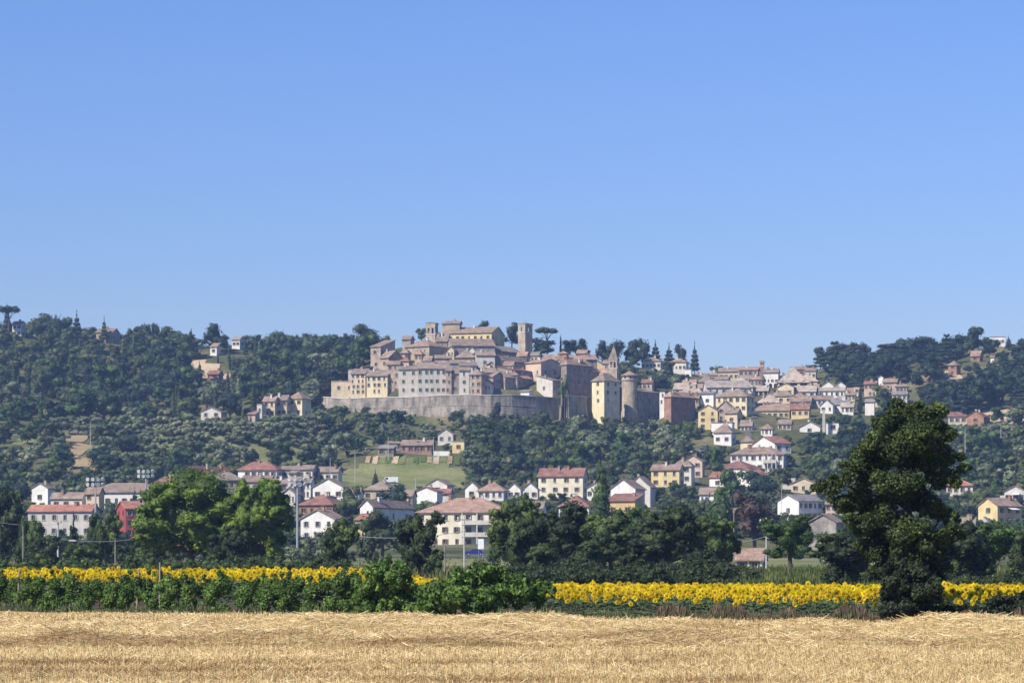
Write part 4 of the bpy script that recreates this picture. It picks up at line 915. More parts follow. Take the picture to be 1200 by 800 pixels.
def lobes_for(kind, rng):
    """a crown in a unit tree: height 1, returns lobes"""
    L = []
    if kind in ('broad', 'bush'):
        z0 = .56 if kind == 'broad' else .46
        L.append((0, 0, z0, .26, .26, .32 if kind == 'broad' else .36))
        for i in range(9):
            a = i*2.4 + rng.uniform(-.5, .5); r = rng.uniform(.14, .30); z = z0 + rng.uniform(-.26, .30)
            q = rng.uniform(.11, .19); L.append((r*math.cos(a), r*math.sin(a), min(z, .97-q), q, q, q*rng.uniform(.8, 1.05)))
    elif kind == 'dome':
        L.append((0, 0, .50, .34, .34, .42))
        for i in range(22):
            u = -0.75 + 1.7*(i+.5)/22; a = i*2.4 + rng.uniform(-.3, .3); c = math.sqrt(max(0, 1-min(u, 1)**2)); q = rng.uniform(.10, .165)
            L.append((.34*c*math.cos(a)*rng.uniform(.85, 1.1), .34*c*math.sin(a)*rng.uniform(.85, 1.1), .50 + .37*u, q, q, q*.85))
    elif kind == 'olive':
        for i in range(7):
            a = i*2.4 + rng.uniform(-.5, .5); r = rng.uniform(.1, .38); q = rng.uniform(.17, .27)
            L.append((r*math.cos(a), r*math.sin(a), rng.uniform(.48, .80), q, q, q*.85))
    elif kind == 'cypress':
        for i in range(9):
            t = i/8; q = .085*(1 - t)**.55*(.75+.5*min(1, t*6)) + .012
            L.append((rng.uniform(-.012, .012), rng.uniform(-.012, .012), .08 + t*.86, q, q, .10))
    elif kind == 'poplar':
        for i in range(10):
            t = i/9; q = .15*math.sin(math.pi*(.18+.78*t))**.8 + .01
            L.append((rng.uniform(-.03, .03), rng.uniform(-.03, .03), .14 + t*.78, q, q, .11))
    elif kind == 'umbrella':
        for i in range(11):
            a = i*2.4; r = .36*math.sqrt(i/10); L.append((r*math.cos(a), r*math.sin(a), .82 - r*.12 + rng.uniform(-.03, .03), .15, .15, .09))
    elif kind == 'conifer':
        for i in range(7):
            t = i/6; R = .24*(1-t)+.02
            for k in range(4 if t < .7 else 1):
                a = i*1.3 + k*1.57; rr = R*.62 if t < .7 else 0
                L.append((rr*math.cos(a), rr*math.sin(a), .18 + t*.76, R*.62, R*.62, .075))
    elif kind == 'cedar':
        for i in range(6):
            t = i/5; R = .36*(1-t*.75)
            for k in range(3):
                a = i*1.1 + k*2.1 + rng.uniform(-.3, .3); L.append((R*.6*math.cos(a), R*.6*math.sin(a), .26 + t*.66, R*.5, R*.5, .06))
    return np.array(L)
def trunk_mesh(kind, lobes, rng, mat, detail=4, r0=None):
    b = MB(); r0 = r0 or {'dome': .03, 'broad': .028, 'bush': .018, 'olive': .05, 'cypress': .016, 'poplar': .018, 'umbrella': .024, 'conifer': .018, 'cedar': .026}[kind]
    top = {'dome': .6, 'broad': .62, 'bush': .5, 'olive': .6, 'umbrella': .8}.get(kind, .93)
    b.tube([(0,0,-.06),(rng.uniform(-.01,.01),0,top*.4),(rng.uniform(-.02,.02),rng.uniform(-.02,.02),top)], [r0*1.25, r0, r0*.3], 6)
    if kind in ('dome', 'broad', 'bush', 'olive', 'umbrella', 'cedar'):
        for lb in lobes[1:1+detail*2]:
            z = min(lb[2]*.62, top*.8); b.tube([(0,0,z), (lb[0]*.5, lb[1]*.5, (z+lb[2])/2), (lb[0], lb[1], lb[2])], [r0*.6, r0*.4, r0*.12], 4)
    return b.mesh('trunk', [mat])
TEMPL = {}; EXT = {}
NL = dict(dome=760, broad=620, bush=420, olive=420, cypress=420, poplar=600, umbrella=520, conifer=560, cedar=640)
LS = dict(dome=.042, broad=.036, bush=.05, olive=.048, cypress=.022, poplar=.026, umbrella=.032, conifer=.030, cedar=.034)
def templ(kind, mat, v, hi=False):
    key = (kind, mat, v, hi)
    if key not in TEMPL:
        rng = np.random.default_rng(abs(hash((kind, v))) % 2**31 if False else (sum(map(ord, kind))*31 + v*101 + (7 if hi else 0)))
        lb = lobes_for(kind, rng)
        V, Q = crown(split(lb, 6, .48, rng, *((.5, .85) if kind == 'dome' else (.6, .95))), NL[kind]*15, LS[kind]*.37, rng, .82, .8) if hi else crown(lb, NL[kind], LS[kind], rng, .74)
        TEMPL[key] = (crown_mesh('crown', V, Q, LM[mat]), trunk_mesh(kind, lb, rng, M['bark']), V, Q)
        EXT[key] = (2*float(np.percentile(np.hypot(V[:, 0], V[:, 1]), 97)), float(np.percentile(V[:, 2], 99.5)))
    return TEMPL[key]
def plant_tree(name, label, cat, group, x, y, z, hgt, kind, mat, v=0, wid=1.0, rz=0.0, hi=False):
    cm, tm, _, _ = templ(kind, mat, v, hi)
    r = tag(empty(name, (x, y, z), rz), label, cat, group); r.scale = (hgt*wid, hgt*wid, hgt)
    obj('trunk', tm, r); obj('crown', cm, r)
    return r
WID = dict(dome=.9, broad=.92, bush=1.05, olive=1.15, cypress=.18, poplar=.30, umbrella=1.0, conifer=.46, cedar=.75)   # width / height of a template
def tree_px(label, px, yb, yt, wpx, D, kind, mat, v=0, hi=False, name='tree', cat='tree', group=None):
    s = mpp(D); x = wx(px, D); z = float(th_(np.array([x]), np.array([D]))[0]) ; zt = wz(yt, D); templ(kind, mat, v, hi); ew, eh = EXT[(kind, mat, v, hi)]; hgt = max(zt - z, 1.0)/eh
    wid = wpx*s/(hgt*ew)
    return plant_tree(name, label, cat, group, x, D, z, hgt, kind, mat, v, wid, v*1.7 + px, hi)
# --- middle distance, one by one (label, px, base, top, width, D, kind, leaf, variant)
MID = [
 ('huge bright green lime tree left of centre', 224, 672, 552, 134, 330, 'dome', 'bright', 1),
 ('bright green lime tree joined to the right of the huge one', 304, 672, 562, 88, 326, 'dome', 'bright', 2),
 ('small dark tree right of the bright lime trees', 397, 676, 608, 46, 286, 'bush', 'mid', 3),
 ('dark ivy-covered tree behind the leafy shrubs', 492, 684, 601, 56, 268, 'bush', 'deep', 4),
 ('dark broad tree at the left end of the central tree belt', 606, 684, 584, 70, 292, 'dome', 'mid', 5),
 ('second dark tree from the left in the central tree belt', 660, 684, 589, 84, 286, 'bush', 'deep', 6),
 ('dark round tree in the middle of the central belt below the poplar', 716, 684, 601, 78, 282, 'dome', 'mid', 7),
 ('brownish dark tree at the right of the central tree belt', 786, 686, 592, 84, 276, 'dome', 'deep', 8),
 ('fresh green tree behind the brownish dark tree', 748, 676, 594, 50, 330, 'broad', 'green', 9),
 ('green tree closing the right end of the central belt', 838, 682, 607, 58, 296, 'bush', 'mid', 10),
 ('round light green tree standing alone above the sunflowers', 926, 686, 604, 66, 292, 'broad', 'green', 11),
 ('tall slim poplar in front of the cream apartment house', 704, 640, 543, 27, 560, 'poplar', 'mid', 12),
 ('green tree at the right edge above the sunflowers', 1162, 690, 612, 84, 262, 'bush', 'green', 13),
 ('dark tree cut by the right edge of the view', 1206, 690, 616, 60, 250, 'bush', 'deep', 14),
 ('dark tree behind the left side of the big foreground tree', 990, 692, 622, 84, 214, 'bush', 'deep', 15),
 ('dark tree behind the right side of the big foreground tree', 1124, 692, 612, 84, 222, 'bush', 'deep', 16),
 ('dark dense tree at the left edge beside the pale apartment block', 6, 668, 572, 62, 430, 'bush', 'deep', 17),
 ('second dark tree at the left edge, lower', 36, 668, 608, 36, 400, 'bush', 'mid', 18),
 ('pointed dark conifer in front of the pale apartment block', 86, 664, 601, 22, 420, 'conifer', 'dark', 19),
 ('grey-green tree between apartment block and red house', 124, 664, 603, 42, 410, 'bush', 'mid', 20),
 ('reddish purple plum tree on the slope', 884, 640, 576, 62, 620, 'broad', 'plum', 21),
 ('green tree left of the plum tree', 845, 640, 570, 40, 640, 'broad', 'green', 22),
 ('grey-green tree in front of the barn house', 448, 650, 597, 54, 560, 'broad', 'wood', 23),
 ('dark round tree between the red roofs and the barn house', 463, 640, 567, 46, 800, 'broad', 'dark', 24),
 ('dark fir at the edge of the meadow', 440, 590, 550, 11, 960, 'conifer', 'dark', 25),
 ('green tree in front of the brick-red row house', 410, 640, 570, 40, 790, 'broad', 'wood', 26),
 ('round dark tree on the pale meadow', 293, 548, 526, 26, 1010, 'bush', 'dark', 27),
 ('small fir in front of the long white house', 158, 610, 570, 15, 840, 'conifer', 'dark', 28),
 ('slim cypress in the upper right town', 1008, 490, 452, 7, 1272, 'cypress', 'dark', 29),
 ('round tree between white modern block and balconied house', 1036, 490, 449, 26, 1262, 'bush', 'wood', 30),
 ('green tree growing in front of the huge stone palace', 661, 468, 441, 17, 1216, 'bush', 'wood', 31),
 ('small dark tree at the foot of the town wall', 581, 492, 471, 14, 1190, 'bush', 'dark', 32),
 ('dark tree in front of the red-roofed house group', 892, 590, 550, 44, 940, 'broad', 'dark', 33),
 ('light green tree in front of the white garage', 857, 600, 549, 34, 930, 'broad', 'green', 34),
 ('dark bushy tree under the pale apartment block, left of the capped pole', 52, 664, 628, 40, 380, 'bush', 'deep', 36), ('bushy grey-green tree below the bright red house', 152, 664, 628, 44, 390, 'bush', 'deep', 37),
 ('dark bushy tree at the left foot of the huge lime tree', 178, 668, 632, 44, 350, 'bush', 'mid', 38), ('low dark bush below the pointed conifer', 96, 666, 636, 46, 360, 'bush', 'mid', 39), ('dark bush filling the gap between the two lime trees', 268, 670, 616, 60, 318, 'bush', 'deep', 40),
 ('dark tree in front of the right half of the large villa', 586, 670, 612, 30, 420, 'bush', 'mid', 41), ('dark tree between the ivy-covered tree and the lime trees', 432, 664, 622, 34, 480, 'bush', 'wood', 42), ('low dark tree between two belt trees under the poplar', 690, 686, 636, 60, 262, 'bush', 'deep', 43), ('low dark tree left of the brownish dark one', 752, 686, 632, 60, 260, 'bush', 'deep', 44), ('low dark tree between the first two belt trees', 634, 686, 640, 50, 264, 'bush', 'mid', 45), ('low dark bush right of the brownish dark tree', 820, 686, 644, 48, 262, 'bush', 'deep', 46), ('green tree left of the right-edge tree', 1140, 690, 640, 56, 240, 'bush', 'green', 47),
 ('round yellow-green bush beside the steep road', 837, 548, 525, 14, 1040, 'bush', 'green', 35)]
for L_, px, yb, yt, w_, D_, k_, m_, v_ in MID:
    tree_px(L_, px, yb, yt, w_, D_, k_, m_, v_, hi=D_ < 450)
# --- skyline trees
SKY = [
 ('umbrella pine at the top left corner', 10, 358, 32, 1425, 'umbrella', 'dark', 1), ('thin fir rising behind the umbrella pine', 8, 355, 12, 1440, 'conifer', 'dark', 2),
 ('broad dark tree right of the umbrella pine', 64, 370, 44, 1420, 'broad', 'dark', 3), ('feathery cedar on the left skyline', 90, 364, 15, 1425, 'conifer', 'dark', 4),
 ('slender pale fir on the left skyline', 122, 370, 10, 1430, 'conifer', 'wood', 5), ('left of two dark pines on the left skyline', 171, 379, 13, 1420, 'broad', 'dark', 6),
 ('right of two dark pines on the left skyline', 180, 378, 13, 1424, 'broad', 'dark', 7), ('low dark pine left of the twin pines', 153, 385, 16, 1418, 'broad', 'dark', 8),
 ('rounded dark wood crown at the left skyline', 208, 388, 34, 1410, 'broad', 'wood', 9), ('dark crown right of the skyline cottage', 296, 392, 24, 1420, 'broad', 'dark', 10),
 ('tall dark crown on the ridge left of the old town', 326, 388, 28, 1415, 'broad', 'dark', 11), ('dark crown left of the ridge wall', 363, 390, 22, 1412, 'broad', 'dark', 12),
 ('second dark crown above the ridge wall', 385, 392, 24, 1408, 'broad', 'dark', 13), ('slim cypress above the ridge wall', 418, 391, 6, 1385, 'cypress', 'dark', 14),
 ('dark crown between slim cypress and pink brick house', 426, 393, 17, 1395, 'broad', 'dark', 15), ('dark crown at the left of the ridge cypress', 407, 391, 18, 1400, 'broad', 'dark', 16),
 ('tree crown behind the pink brick house', 450, 393, 20, 1340, 'broad', 'wood', 17), ('tree crown left of the left bell tower', 494, 384, 15, 1335, 'broad', 'wood', 18),
 ('round tree behind the roof of the yellow hilltop church', 565, 375, 19, 1370, 'bush', 'dark', 19), ('tall dark pine left of the tall summit tower', 600, 378, 20, 1330, 'broad', 'dark', 20),
 ('umbrella pine right of the tall summit tower', 641, 383, 30, 1330, 'umbrella', 'dark', 21), ('dark bush mass right of the tall summit tower', 634, 396, 34, 1320, 'bush', 'dark', 22),
 ('thin cypress on the summit ridge', 657, 392, 4, 1335, 'cypress', 'dark', 23), ('dark crown right of the thin cypress', 668, 398, 22, 1330, 'broad', 'dark', 24), ('round dark crown right of the summit ridge', 682, 397, 20, 1340, 'bush', 'dark', 25),
 ('left tall pine of the grove behind the spire', 706, 399, 22, 1375, 'broad', 'dark', 26), ('pine just behind the spire', 722, 398, 26, 1380, 'broad', 'dark', 27), ('third pine of the grove behind the spire', 741, 398, 22, 1384, 'broad', 'dark', 28),
 ('tall pine above the pale villa', 755, 396, 20, 1405, 'broad', 'dark', 29), ('pointed pine above the roof of the pale villa', 768, 398, 18, 1408, 'conifer', 'dark', 30), ('pine behind the middle of the pale villa', 784, 402, 18, 1404, 'conifer', 'dark', 31),
 ('pine behind the right wing of the pale villa', 799, 403, 18, 1402, 'broad', 'dark', 32), ('tall fir at the right end of the villa grove', 814, 401, 14, 1392, 'conifer', 'dark', 33), ('dark tree in front of the pale villa', 783, 424, 16, 1352, 'broad', 'dark', 34),
 ('huge dark cedar at the left of the right hill', 978, 400, 40, 1430, 'cedar', 'dark', 35), ('dark cedar behind the huge one', 1000, 402, 36, 1440, 'cedar', 'dark', 36), ('dark crown dipping between the cedars and the hill', 1018, 414, 28, 1420, 'broad', 'dark', 37),
 ('broad pine on the right hill skyline', 1046, 402, 36, 1435, 'umbrella', 'dark', 38), ('dark pine in the middle of the right hill skyline', 1068, 397, 30, 1440, 'broad', 'dark', 39), ('dark pine right of the middle one on the skyline', 1092, 397, 34, 1440, 'cedar', 'dark', 40),
 ('dark rounded crown below the hill top', 1116, 392, 34, 1435, 'broad', 'dark', 41), ('highest dark pine on the right hill', 1140, 382, 26, 1432, 'broad', 'dark', 42), ('dark crown right of the highest pine', 1160, 397, 24, 1425, 'broad', 'dark', 43),
 ('thin fir near the right edge of the skyline', 1182, 393, 11, 1435, 'conifer', 'dark', 44), ('dark crown at the right edge of the skyline', 1196, 404, 26, 1430, 'broad', 'wood', 45)]
for L_, px, yt, w_, D_, k_, m_, v_ in SKY: tree_px(L_, px, 0, yt, w_, D_, k_, m_, v_ % 6, name='pine_tree' if k_ in ('umbrella', 'cedar') else 'tree')
for i, (px, D_) in enumerate([(345, 1330), (352, 1328), (360, 1330), (368, 1327), (374, 1330), (381, 1326), (389, 1326), (395, 1328)]):     # the row of cypresses under the ridge wall
    tree_px('dark cypress in the row under the ridge wall', px, 0, 420 - (i % 3)*2, 8, D_, 'cypress', 'dark', i % 3, name='cypress', group='row of cypresses under the ridge wall')
rr = random.Random(23)
for i in range(52):                                                          # the ridge woods against the sky
    px = -26 + i*9.0 + rr.uniform(-3, 3)
    if 268 < px < 287: continue
    yt = float(np.interp(px, [0,64,130,200,250,290,330,420], [376,378,386,392,402,398,393,396])) + rr.uniform(-2, 5)
    tree_px('leafy crown in the ridge wood along the left skyline', px, 0, yt, rr.uniform(15, 26), rr.uniform(1440, 1500), rr.choice(['broad', 'bush', 'broad']), rr.choice(['wood', 'dark', 'wood']), i % 5, group='ridge wood on the left skyline')
for i in range(30):
    px = 962 + i*8.6 + rr.uniform(-3, 3)
    if 1156 < px < 1184: continue
    yt = float(np.interp(px, [960,985,1020,1046,1090,1140,1200], [408,405,414,406,401,393,408])) + rr.uniform(-2, 5)
    tree_px('dark crown in the ridge wood along the right skyline', px, 0, yt, rr.uniform(15, 26), rr.uniform(1455, 1510), rr.choice(['broad', 'bush', 'broad']), rr.choice(['dark', 'wood']), i % 5, group='ridge wood on the right skyline')
# --- woods, groves and hedges over the slopes
HOLES = [np.array(p) for p in ([(394,570),(400,556),(440,541),(535,541),(546,560),(538,570)], [(274,544),(302,528),(342,526),(354,540)], [(15,520),(16,505),(36,505),(36,520)], [(80,546),(86,513),(103,513),(103,546)],
         [(1150,497),(1152,488),(1200,484),(1200,496)], [(1064,446),(1064,439),(1116,437),(1118,445)], [(2,424),(2,415),(46,413),(46,420)], [(228,440),(230,428),(258,436),(260,446)], [(860,545),(868,545),(890,470),(884,470)],
         [(812,568),(819,568),(836,530),(826,535)], [(428,547),(434,535),(540,535),(540,547)], [(395,528),(396,516),(434,515),(428,522)])]
def in_poly(x, y, a):
    r = False
    for i in range(len(a)):
        xa, ya = a[i]; xb, yb = a[(i+1) % len(a)]
        if (ya > y) != (yb > y) and x < (xb-xa)*(y-ya)/(yb-ya)+xa: r = not r
    return r
# zone: x0, x1, y0, y1, gap px, (min, max) height m, kinds, leaf, tag
ZONES = [
 ('olive', 60, 390, 492, 545, (10.5, 8.5), (3.6, 5.2), ['olive'], 'olive', 'grey-green olive tree in the grove on the left slope', 'olive grove on the left slope', 'olive_tree', 'olive tree'),
 ('olive2', 545, 632, 528, 562, (9, 7.0), (3.6, 5.2), ['olive'], 'olive', 'grey-green olive tree above the two-gabled white house', 'olive grove above the white gables', 'olive_tree', 'olive tree'),
 ('olive3', 1085, 1215, 496, 532, (9, 7.5), (3.6, 5.0), ['olive'], 'olive', 'grey-green olive tree below the sandy bank', 'olive grove below the sandy bank', 'olive_tree', 'olive tree'),
 ('lefthill', -30, 440, 404, 496, (18, 10), (9, 16), ['broad', 'broad', 'bush', 'broad', 'broad', 'cypress'], 'wood', 'broadleaf tree in the dense wood of the left hill', 'wood on the left hill', 'tree', 'tree'),
 ('leftslope', -30, 400, 496, 560, (19, 12), (5, 11), ['broad', 'bush'], 'wood', 'broadleaf tree on the lower left slope above the village', 'trees on the lower left slope', 'tree', 'tree'),
 ('town', 796, 1066, 438, 500, (13, 8), (2.4, 5), ['bush', 'broad'], 'wood', 'small garden tree squeezed between roofs of the upper right town', 'garden trees of the upper right town', 'tree', 'tree'),
 ('wallfoot', 372, 800, 485, 540, (13, 8.5), (2.5, 8), ['broad', 'bush'], 'wood', 'tree or tall bush in the belt below the town wall', 'tree belt below the town wall', 'tree', 'tree'),
 ('midslope', 540, 1000, 500, 562, (17, 10.5), (6, 13), ['broad', 'broad', 'bush'], 'wood', 'broadleaf tree on the slope between the old town and the village', 'trees on the middle slope', 'tree', 'tree'),
 ('righthill', 950, 1230, 424, 500, (17, 10), (9, 16), ['broad', 'broad', 'cedar'], 'dark', 'dark tree in the wood of the right hill', 'wood on the right hill', 'tree', 'tree'),
 ('rightslope', 960, 1230, 500, 600, (18, 11.5), (6, 12), ['broad', 'bush'], 'wood', 'broadleaf tree on the right slope behind the big tree', 'trees on the right slope', 'tree', 'tree'),
 ('villa', 690, 850, 434, 464, (9, 5), (4, 8), ['broad', 'bush'], 'wood', 'tree in the garden below the pale villa', 'garden trees below the pale villa', 'tree', 'tree'),
 ('village', -20, 1230, 562, 634, (13, 10), (4.5, 8.5), ['broad', 'broad', 'bush'], 'wood', 'garden tree among the houses of the lower village', 'garden trees of the lower village', 'tree', 'tree'),
 ('plain', -20, 1230, 634, 662, (19, 9), (3, 6.5), ['bush', 'broad', 'bush'], 'wood', 'bushy tree in the green belt behind the fields', 'green belt behind the fields', 'tree', 'tree')]
FREE = [(425, 640, 582, 668, 700), (862, 640, 905, 672, 700), (905, 655, 960, 684, 250), (20, 645, 30, 660, 100)]
SPOTS = []
rng0 = random.Random(11)
for z in ZONES:
    nm, x0, x1, y0, y1, (gx, gy), (h0, h1), kinds, leaf, lab, grp, onm, ocat = z
    y = y0; row = 0
    while y < y1:
        x = x0 + (gx/2 if row % 2 else 0)
        while x < x1:
            if nm.startswith('olive'): px, py = x + rng0.uniform(-1.4, 1.4), y + rng0.uniform(-1, 1)
            else: px, py = x + rng0.uniform(-.45, .45)*gx, y + rng0.uniform(-.45, .45)*gy
            x += gx
            if any(in_poly(px, py, a) for a in HOLES): continue
            D_ = hit(px, py)
            if D_ is None or D_ < 330: continue
            if nm == 'leftslope' and 178 < px < 386 and 494 < py < 546: continue
            if nm in ('wallfoot',) and 372 < px < 745 and D_ > np.interp(px, [372, 383, 567, 655, 666, 745], [1244, 1232, 1196, 1214, 1203, 1258])-4: continue
            hh = rng0.uniform(h0, h1); s = mpp(D_); kd = rng0.choice(kinds); wd = rng0.uniform(1.0, 1.4)
            ok = True
            for tr in range(3):
                w2 = hh*WID[kd]*wd/2/s*.85; yt = py - hh/s*.95
                ok = not any(px+w2 > k[0] and px-w2 < k[2] and yt < k[3] and py > k[1] and D_ < k[4]+4 for k in KEEP + FREE) and not any(in_poly(px+dx*w2, yt+2, a) for a in HOLES for dx in (-.6, 0, .6))
                if ok: break
                hh *= .6
            if not ok or hh < 1.6: continue
            lf = leaf
            if leaf == 'wood': lf = rng0.choices(['wood', 'dark', 'green', 'olive'], [6, 3, 1.2, .5] if nm in ('lefthill', 'righthill') else [4, 1.4, 2.4, 2.4])[0] if nm not in ('olive',) else leaf
            SPOTS.append((hh/s, nm, px, D_, hh, kd, lf, wd, lab, grp, onm, ocat))
        y += gy; row += 1
SPOTS.sort(key=lambda t: -t[0])
cnt = {}; rest = {}
for sz, nm, px, D_, hh, kd, lf, wd, lab, grp, onm, ocat in SPOTS:
    x = wx(px, D_); zz = float(th_(np.array([x]), np.array([D_]))[0])
    v = rng0.randrange(5); rz = rng0.uniform(0, 6.28)
    k = onm
    cnt[k] = cnt.get(k, 0) + 1
    if cnt[k] <= (150 if onm == 'tree' else 290) and (onm != 'olive_tree' or True):
        if kd == 'cypress': lab, onm, ocat = 'slender cypress rising from the wood of the left hill', 'cypress', 'cypress'
        plant_tree(onm, lab, ocat, grp, x, D_, zz, hh, kd, lf, v, wd, rz)
    else: rest.setdefault(lf, []).append((x, D_, zz, hh, kd, v, wd, rz))
# the rest of the woods reads as one mass: crowns set out on one object of points
wc = bpy.data.collections.new('woodland_crowns'); widx = {}; wp, wr, ws, wi = [], [], [], []
for lf, items in rest.items():
    for x, y, zz, hh, kd, v, wd, rz in items:
        k = (kd, lf, v)
        if k not in widx:
            widx[k] = len(widx); wc.objects.link(bpy.data.objects.new('crown_%03d' % widx[k], templ(kd, lf, v)[0]))
        wp.append((x, y, zz)); wr.append((0, 0, rz)); ws.append((hh*wd, hh*wd, hh)); wi.append(widx[k])
me = bpy.data.meshes.new('woodland'); me.from_pydata(wp, [], [])
for nm_, ty_, dat in (('rot', 'FLOAT_VECTOR', wr), ('scl', 'FLOAT_VECTOR', ws)):
    at_ = me.attributes.new(nm_, ty_, 'POINT'); at_.data.foreach_set('vector', np.array(dat, np.float32).ravel())
at_ = me.attributes.new('idx', 'INT', 'POINT'); at_.data.foreach_set('value', np.array(wi, np.int32))
ng = bpy.data.node_groups.new('woodland_nodes', 'GeometryNodeTree')
ng.interface.new_socket('Geometry', in_out='INPUT', socket_type='NodeSocketGeometry'); ng.interface.new_socket('Geometry', in_out='OUTPUT', socket_type='NodeSocketGeometry')
gi = ng.nodes.new('NodeGroupInput'); go = ng.nodes.new('NodeGroupOutput'); ip = ng.nodes.new('GeometryNodeInstanceOnPoints'); ci = ng.nodes.new('GeometryNodeCollectionInfo')
ci.inputs['Collection'].default_value = wc; ci.inputs['Separate Children'].default_value = True; ci.inputs['Reset Children'].default_value = True
ip.inputs['Pick Instance'].default_value = True
def named(n_, t_):
    q = ng.nodes.new('GeometryNodeInputNamedAttribute'); q.data_type = t_; q.inputs['Name'].default_value = n_; return q.outputs['Attribute']
ng.links.new(gi.outputs[0], ip.inputs['Points']); ng.links.new(ci.outputs[0], ip.inputs['Instance'])
ng.links.new(named('idx', 'INT'), ip.inputs['Instance Index']); ng.links.new(named('rot', 'FLOAT_VECTOR'), ip.inputs['Rotation']); ng.links.new(named('scl', 'FLOAT_VECTOR'), ip.inputs['Scale'])
ng.links.new(ip.outputs[0], go.inputs[0])
wo_ = tag(obj('woodland', me), 'dense woods covering the hillsides behind the village', 'wood', kind='stuff')
md = wo_.modifiers.new('crowns', 'NODES'); md.node_group = ng
print('TREES', cnt, {k: len(v) for k, v in rest.items()})
# --- undergrowth on the plain between the sunflowers and the trees
def scrub(name, label, cat, pts, h0, h1, leaf, n, wmul=1.0):
    rng = np.random.default_rng(len(pts)*7+n); lb = []
    for x, y in pts:
        g = float(th_(np.array([x]), np.array([y]))[0]); hh = rng.uniform(h0, h1)
        for k in range(3):
            q = hh*rng.uniform(.35, .6); lb.append((x+rng.uniform(-.6, .6)*hh*wmul, y+rng.uniform(-.5, .5)*hh, g+rng.uniform(.2, .6)*hh, q*1.3*wmul, q*1.1, q))
    V, Q = crown(split(lb, 3, .5, rng), n*3, .10, rng, .5, .9)
    return tag(obj(name, crown_mesh(name, V, Q, LM[leaf])), label, cat, kind='stuff')
rs = random.Random(5)
scrub('undergrowth', 'low dark undergrowth along the foot of the central trees', 'undergrowth', [(wx(px, d), d) for px, d in [(rs.uniform(560, 870), rs.uniform(205, 262)) for _ in range(80)]], .8, 1.9, 'deep', 11000)
scrub('undergrowth', 'low green undergrowth along the field edge at the left', 'undergrowth', [(wx(px, d), d) for px, d in [(rs.uniform(-20, 400), rs.uniform(240, 320)) for _ in range(75)]], .8, 2.2, 'mid', 10000)
scrub('undergrowth', 'low undergrowth behind the right-hand sunflowers', 'undergrowth', [(wx(px, d), d) for px, d in [(rs.uniform(960, 1220), rs.uniform(190, 240)) for _ in range(40)]], .6, 1.4, 'deep', 7000)
# ------------------------------------------------------------------ foreground: stubble field
def edge(x): return 118.0 - 0.80*(x - 1.74)                      # the line where stubble meets vines and sunflowers
M['stubble'] = groundmat('stubble_soil', [(.36,.25,.10), (.46,.33,.14), (.52,.39,.18)], 0.5, 6.0, (1.0, 0.5, 1.0), 0.6)
def strawmat():
    m, nt, N, L = newmat('straw'); g = N.new('ShaderNodeNewGeometry')
    col = ramp(N, g.outputs['Random Per Island'], [(0.0, (.32,.20,.080)), (0.4, (.57,.42,.18)), (0.8, (.72,.56,.28)), (1.0, (.85,.73,.45))], L)
    n1 = noise(N, L, g.outputs['Position'], 0.30, 5, 0.68, (.16, 1.1, 1.0))  # stretched streaks: brown matted straw, with swath shadow painted into the colour
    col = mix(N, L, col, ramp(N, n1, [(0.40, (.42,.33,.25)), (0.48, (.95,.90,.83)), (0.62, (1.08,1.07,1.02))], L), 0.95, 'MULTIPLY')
    finish(N, L, col, 0.6, 0.3); return m
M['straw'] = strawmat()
WR = [(72.5, 1.6, .34), (78.0, 1.3, .22), (90.5, 2.4, .42), (101.0, 2.2, .32), (64.0, 1.0, .07)]           # straw windrows: distance, half width, height
def fieldz(x, y):
    z = .02*np.sin(x*1.7+y*.9) + .015*np.sin(x*.6-y*2.1)
    for d, w, h in WR:
        c = d + .55*np.sin(x*.21+d) + .25*np.sin(x*.73+d*2)
        a = np.clip(.70 + .5*np.sin(x*.31+d*1.7) + .35*np.sin(x*1.3+d), 0.05, 1.3)
        z = z + h*a*np.exp(-((y-c)/w)**2*1.6)
    return z
X, Y = np.meshgrid(np.linspace(-36, 34, 281), np.linspace(0, 1, 241))
Y = 26 + Y*(edge(X) + 1.2 - 26)
Z = fieldz(X, Y) + .03
q = (np.arange(240)[:, None]*281 + np.arange(280)[None, :]).ravel()
me = mesh_np('stubble_field', np.stack([X.ravel(), Y.ravel(), Z.ravel()], 1), np.stack([q, q+1, q+282, q+281], 1), [M['stubble']])
me.polygons.foreach_set('use_smooth', np.ones(len(me.polygons), bool)); tag(obj('stubble_field', me), kind='structure')
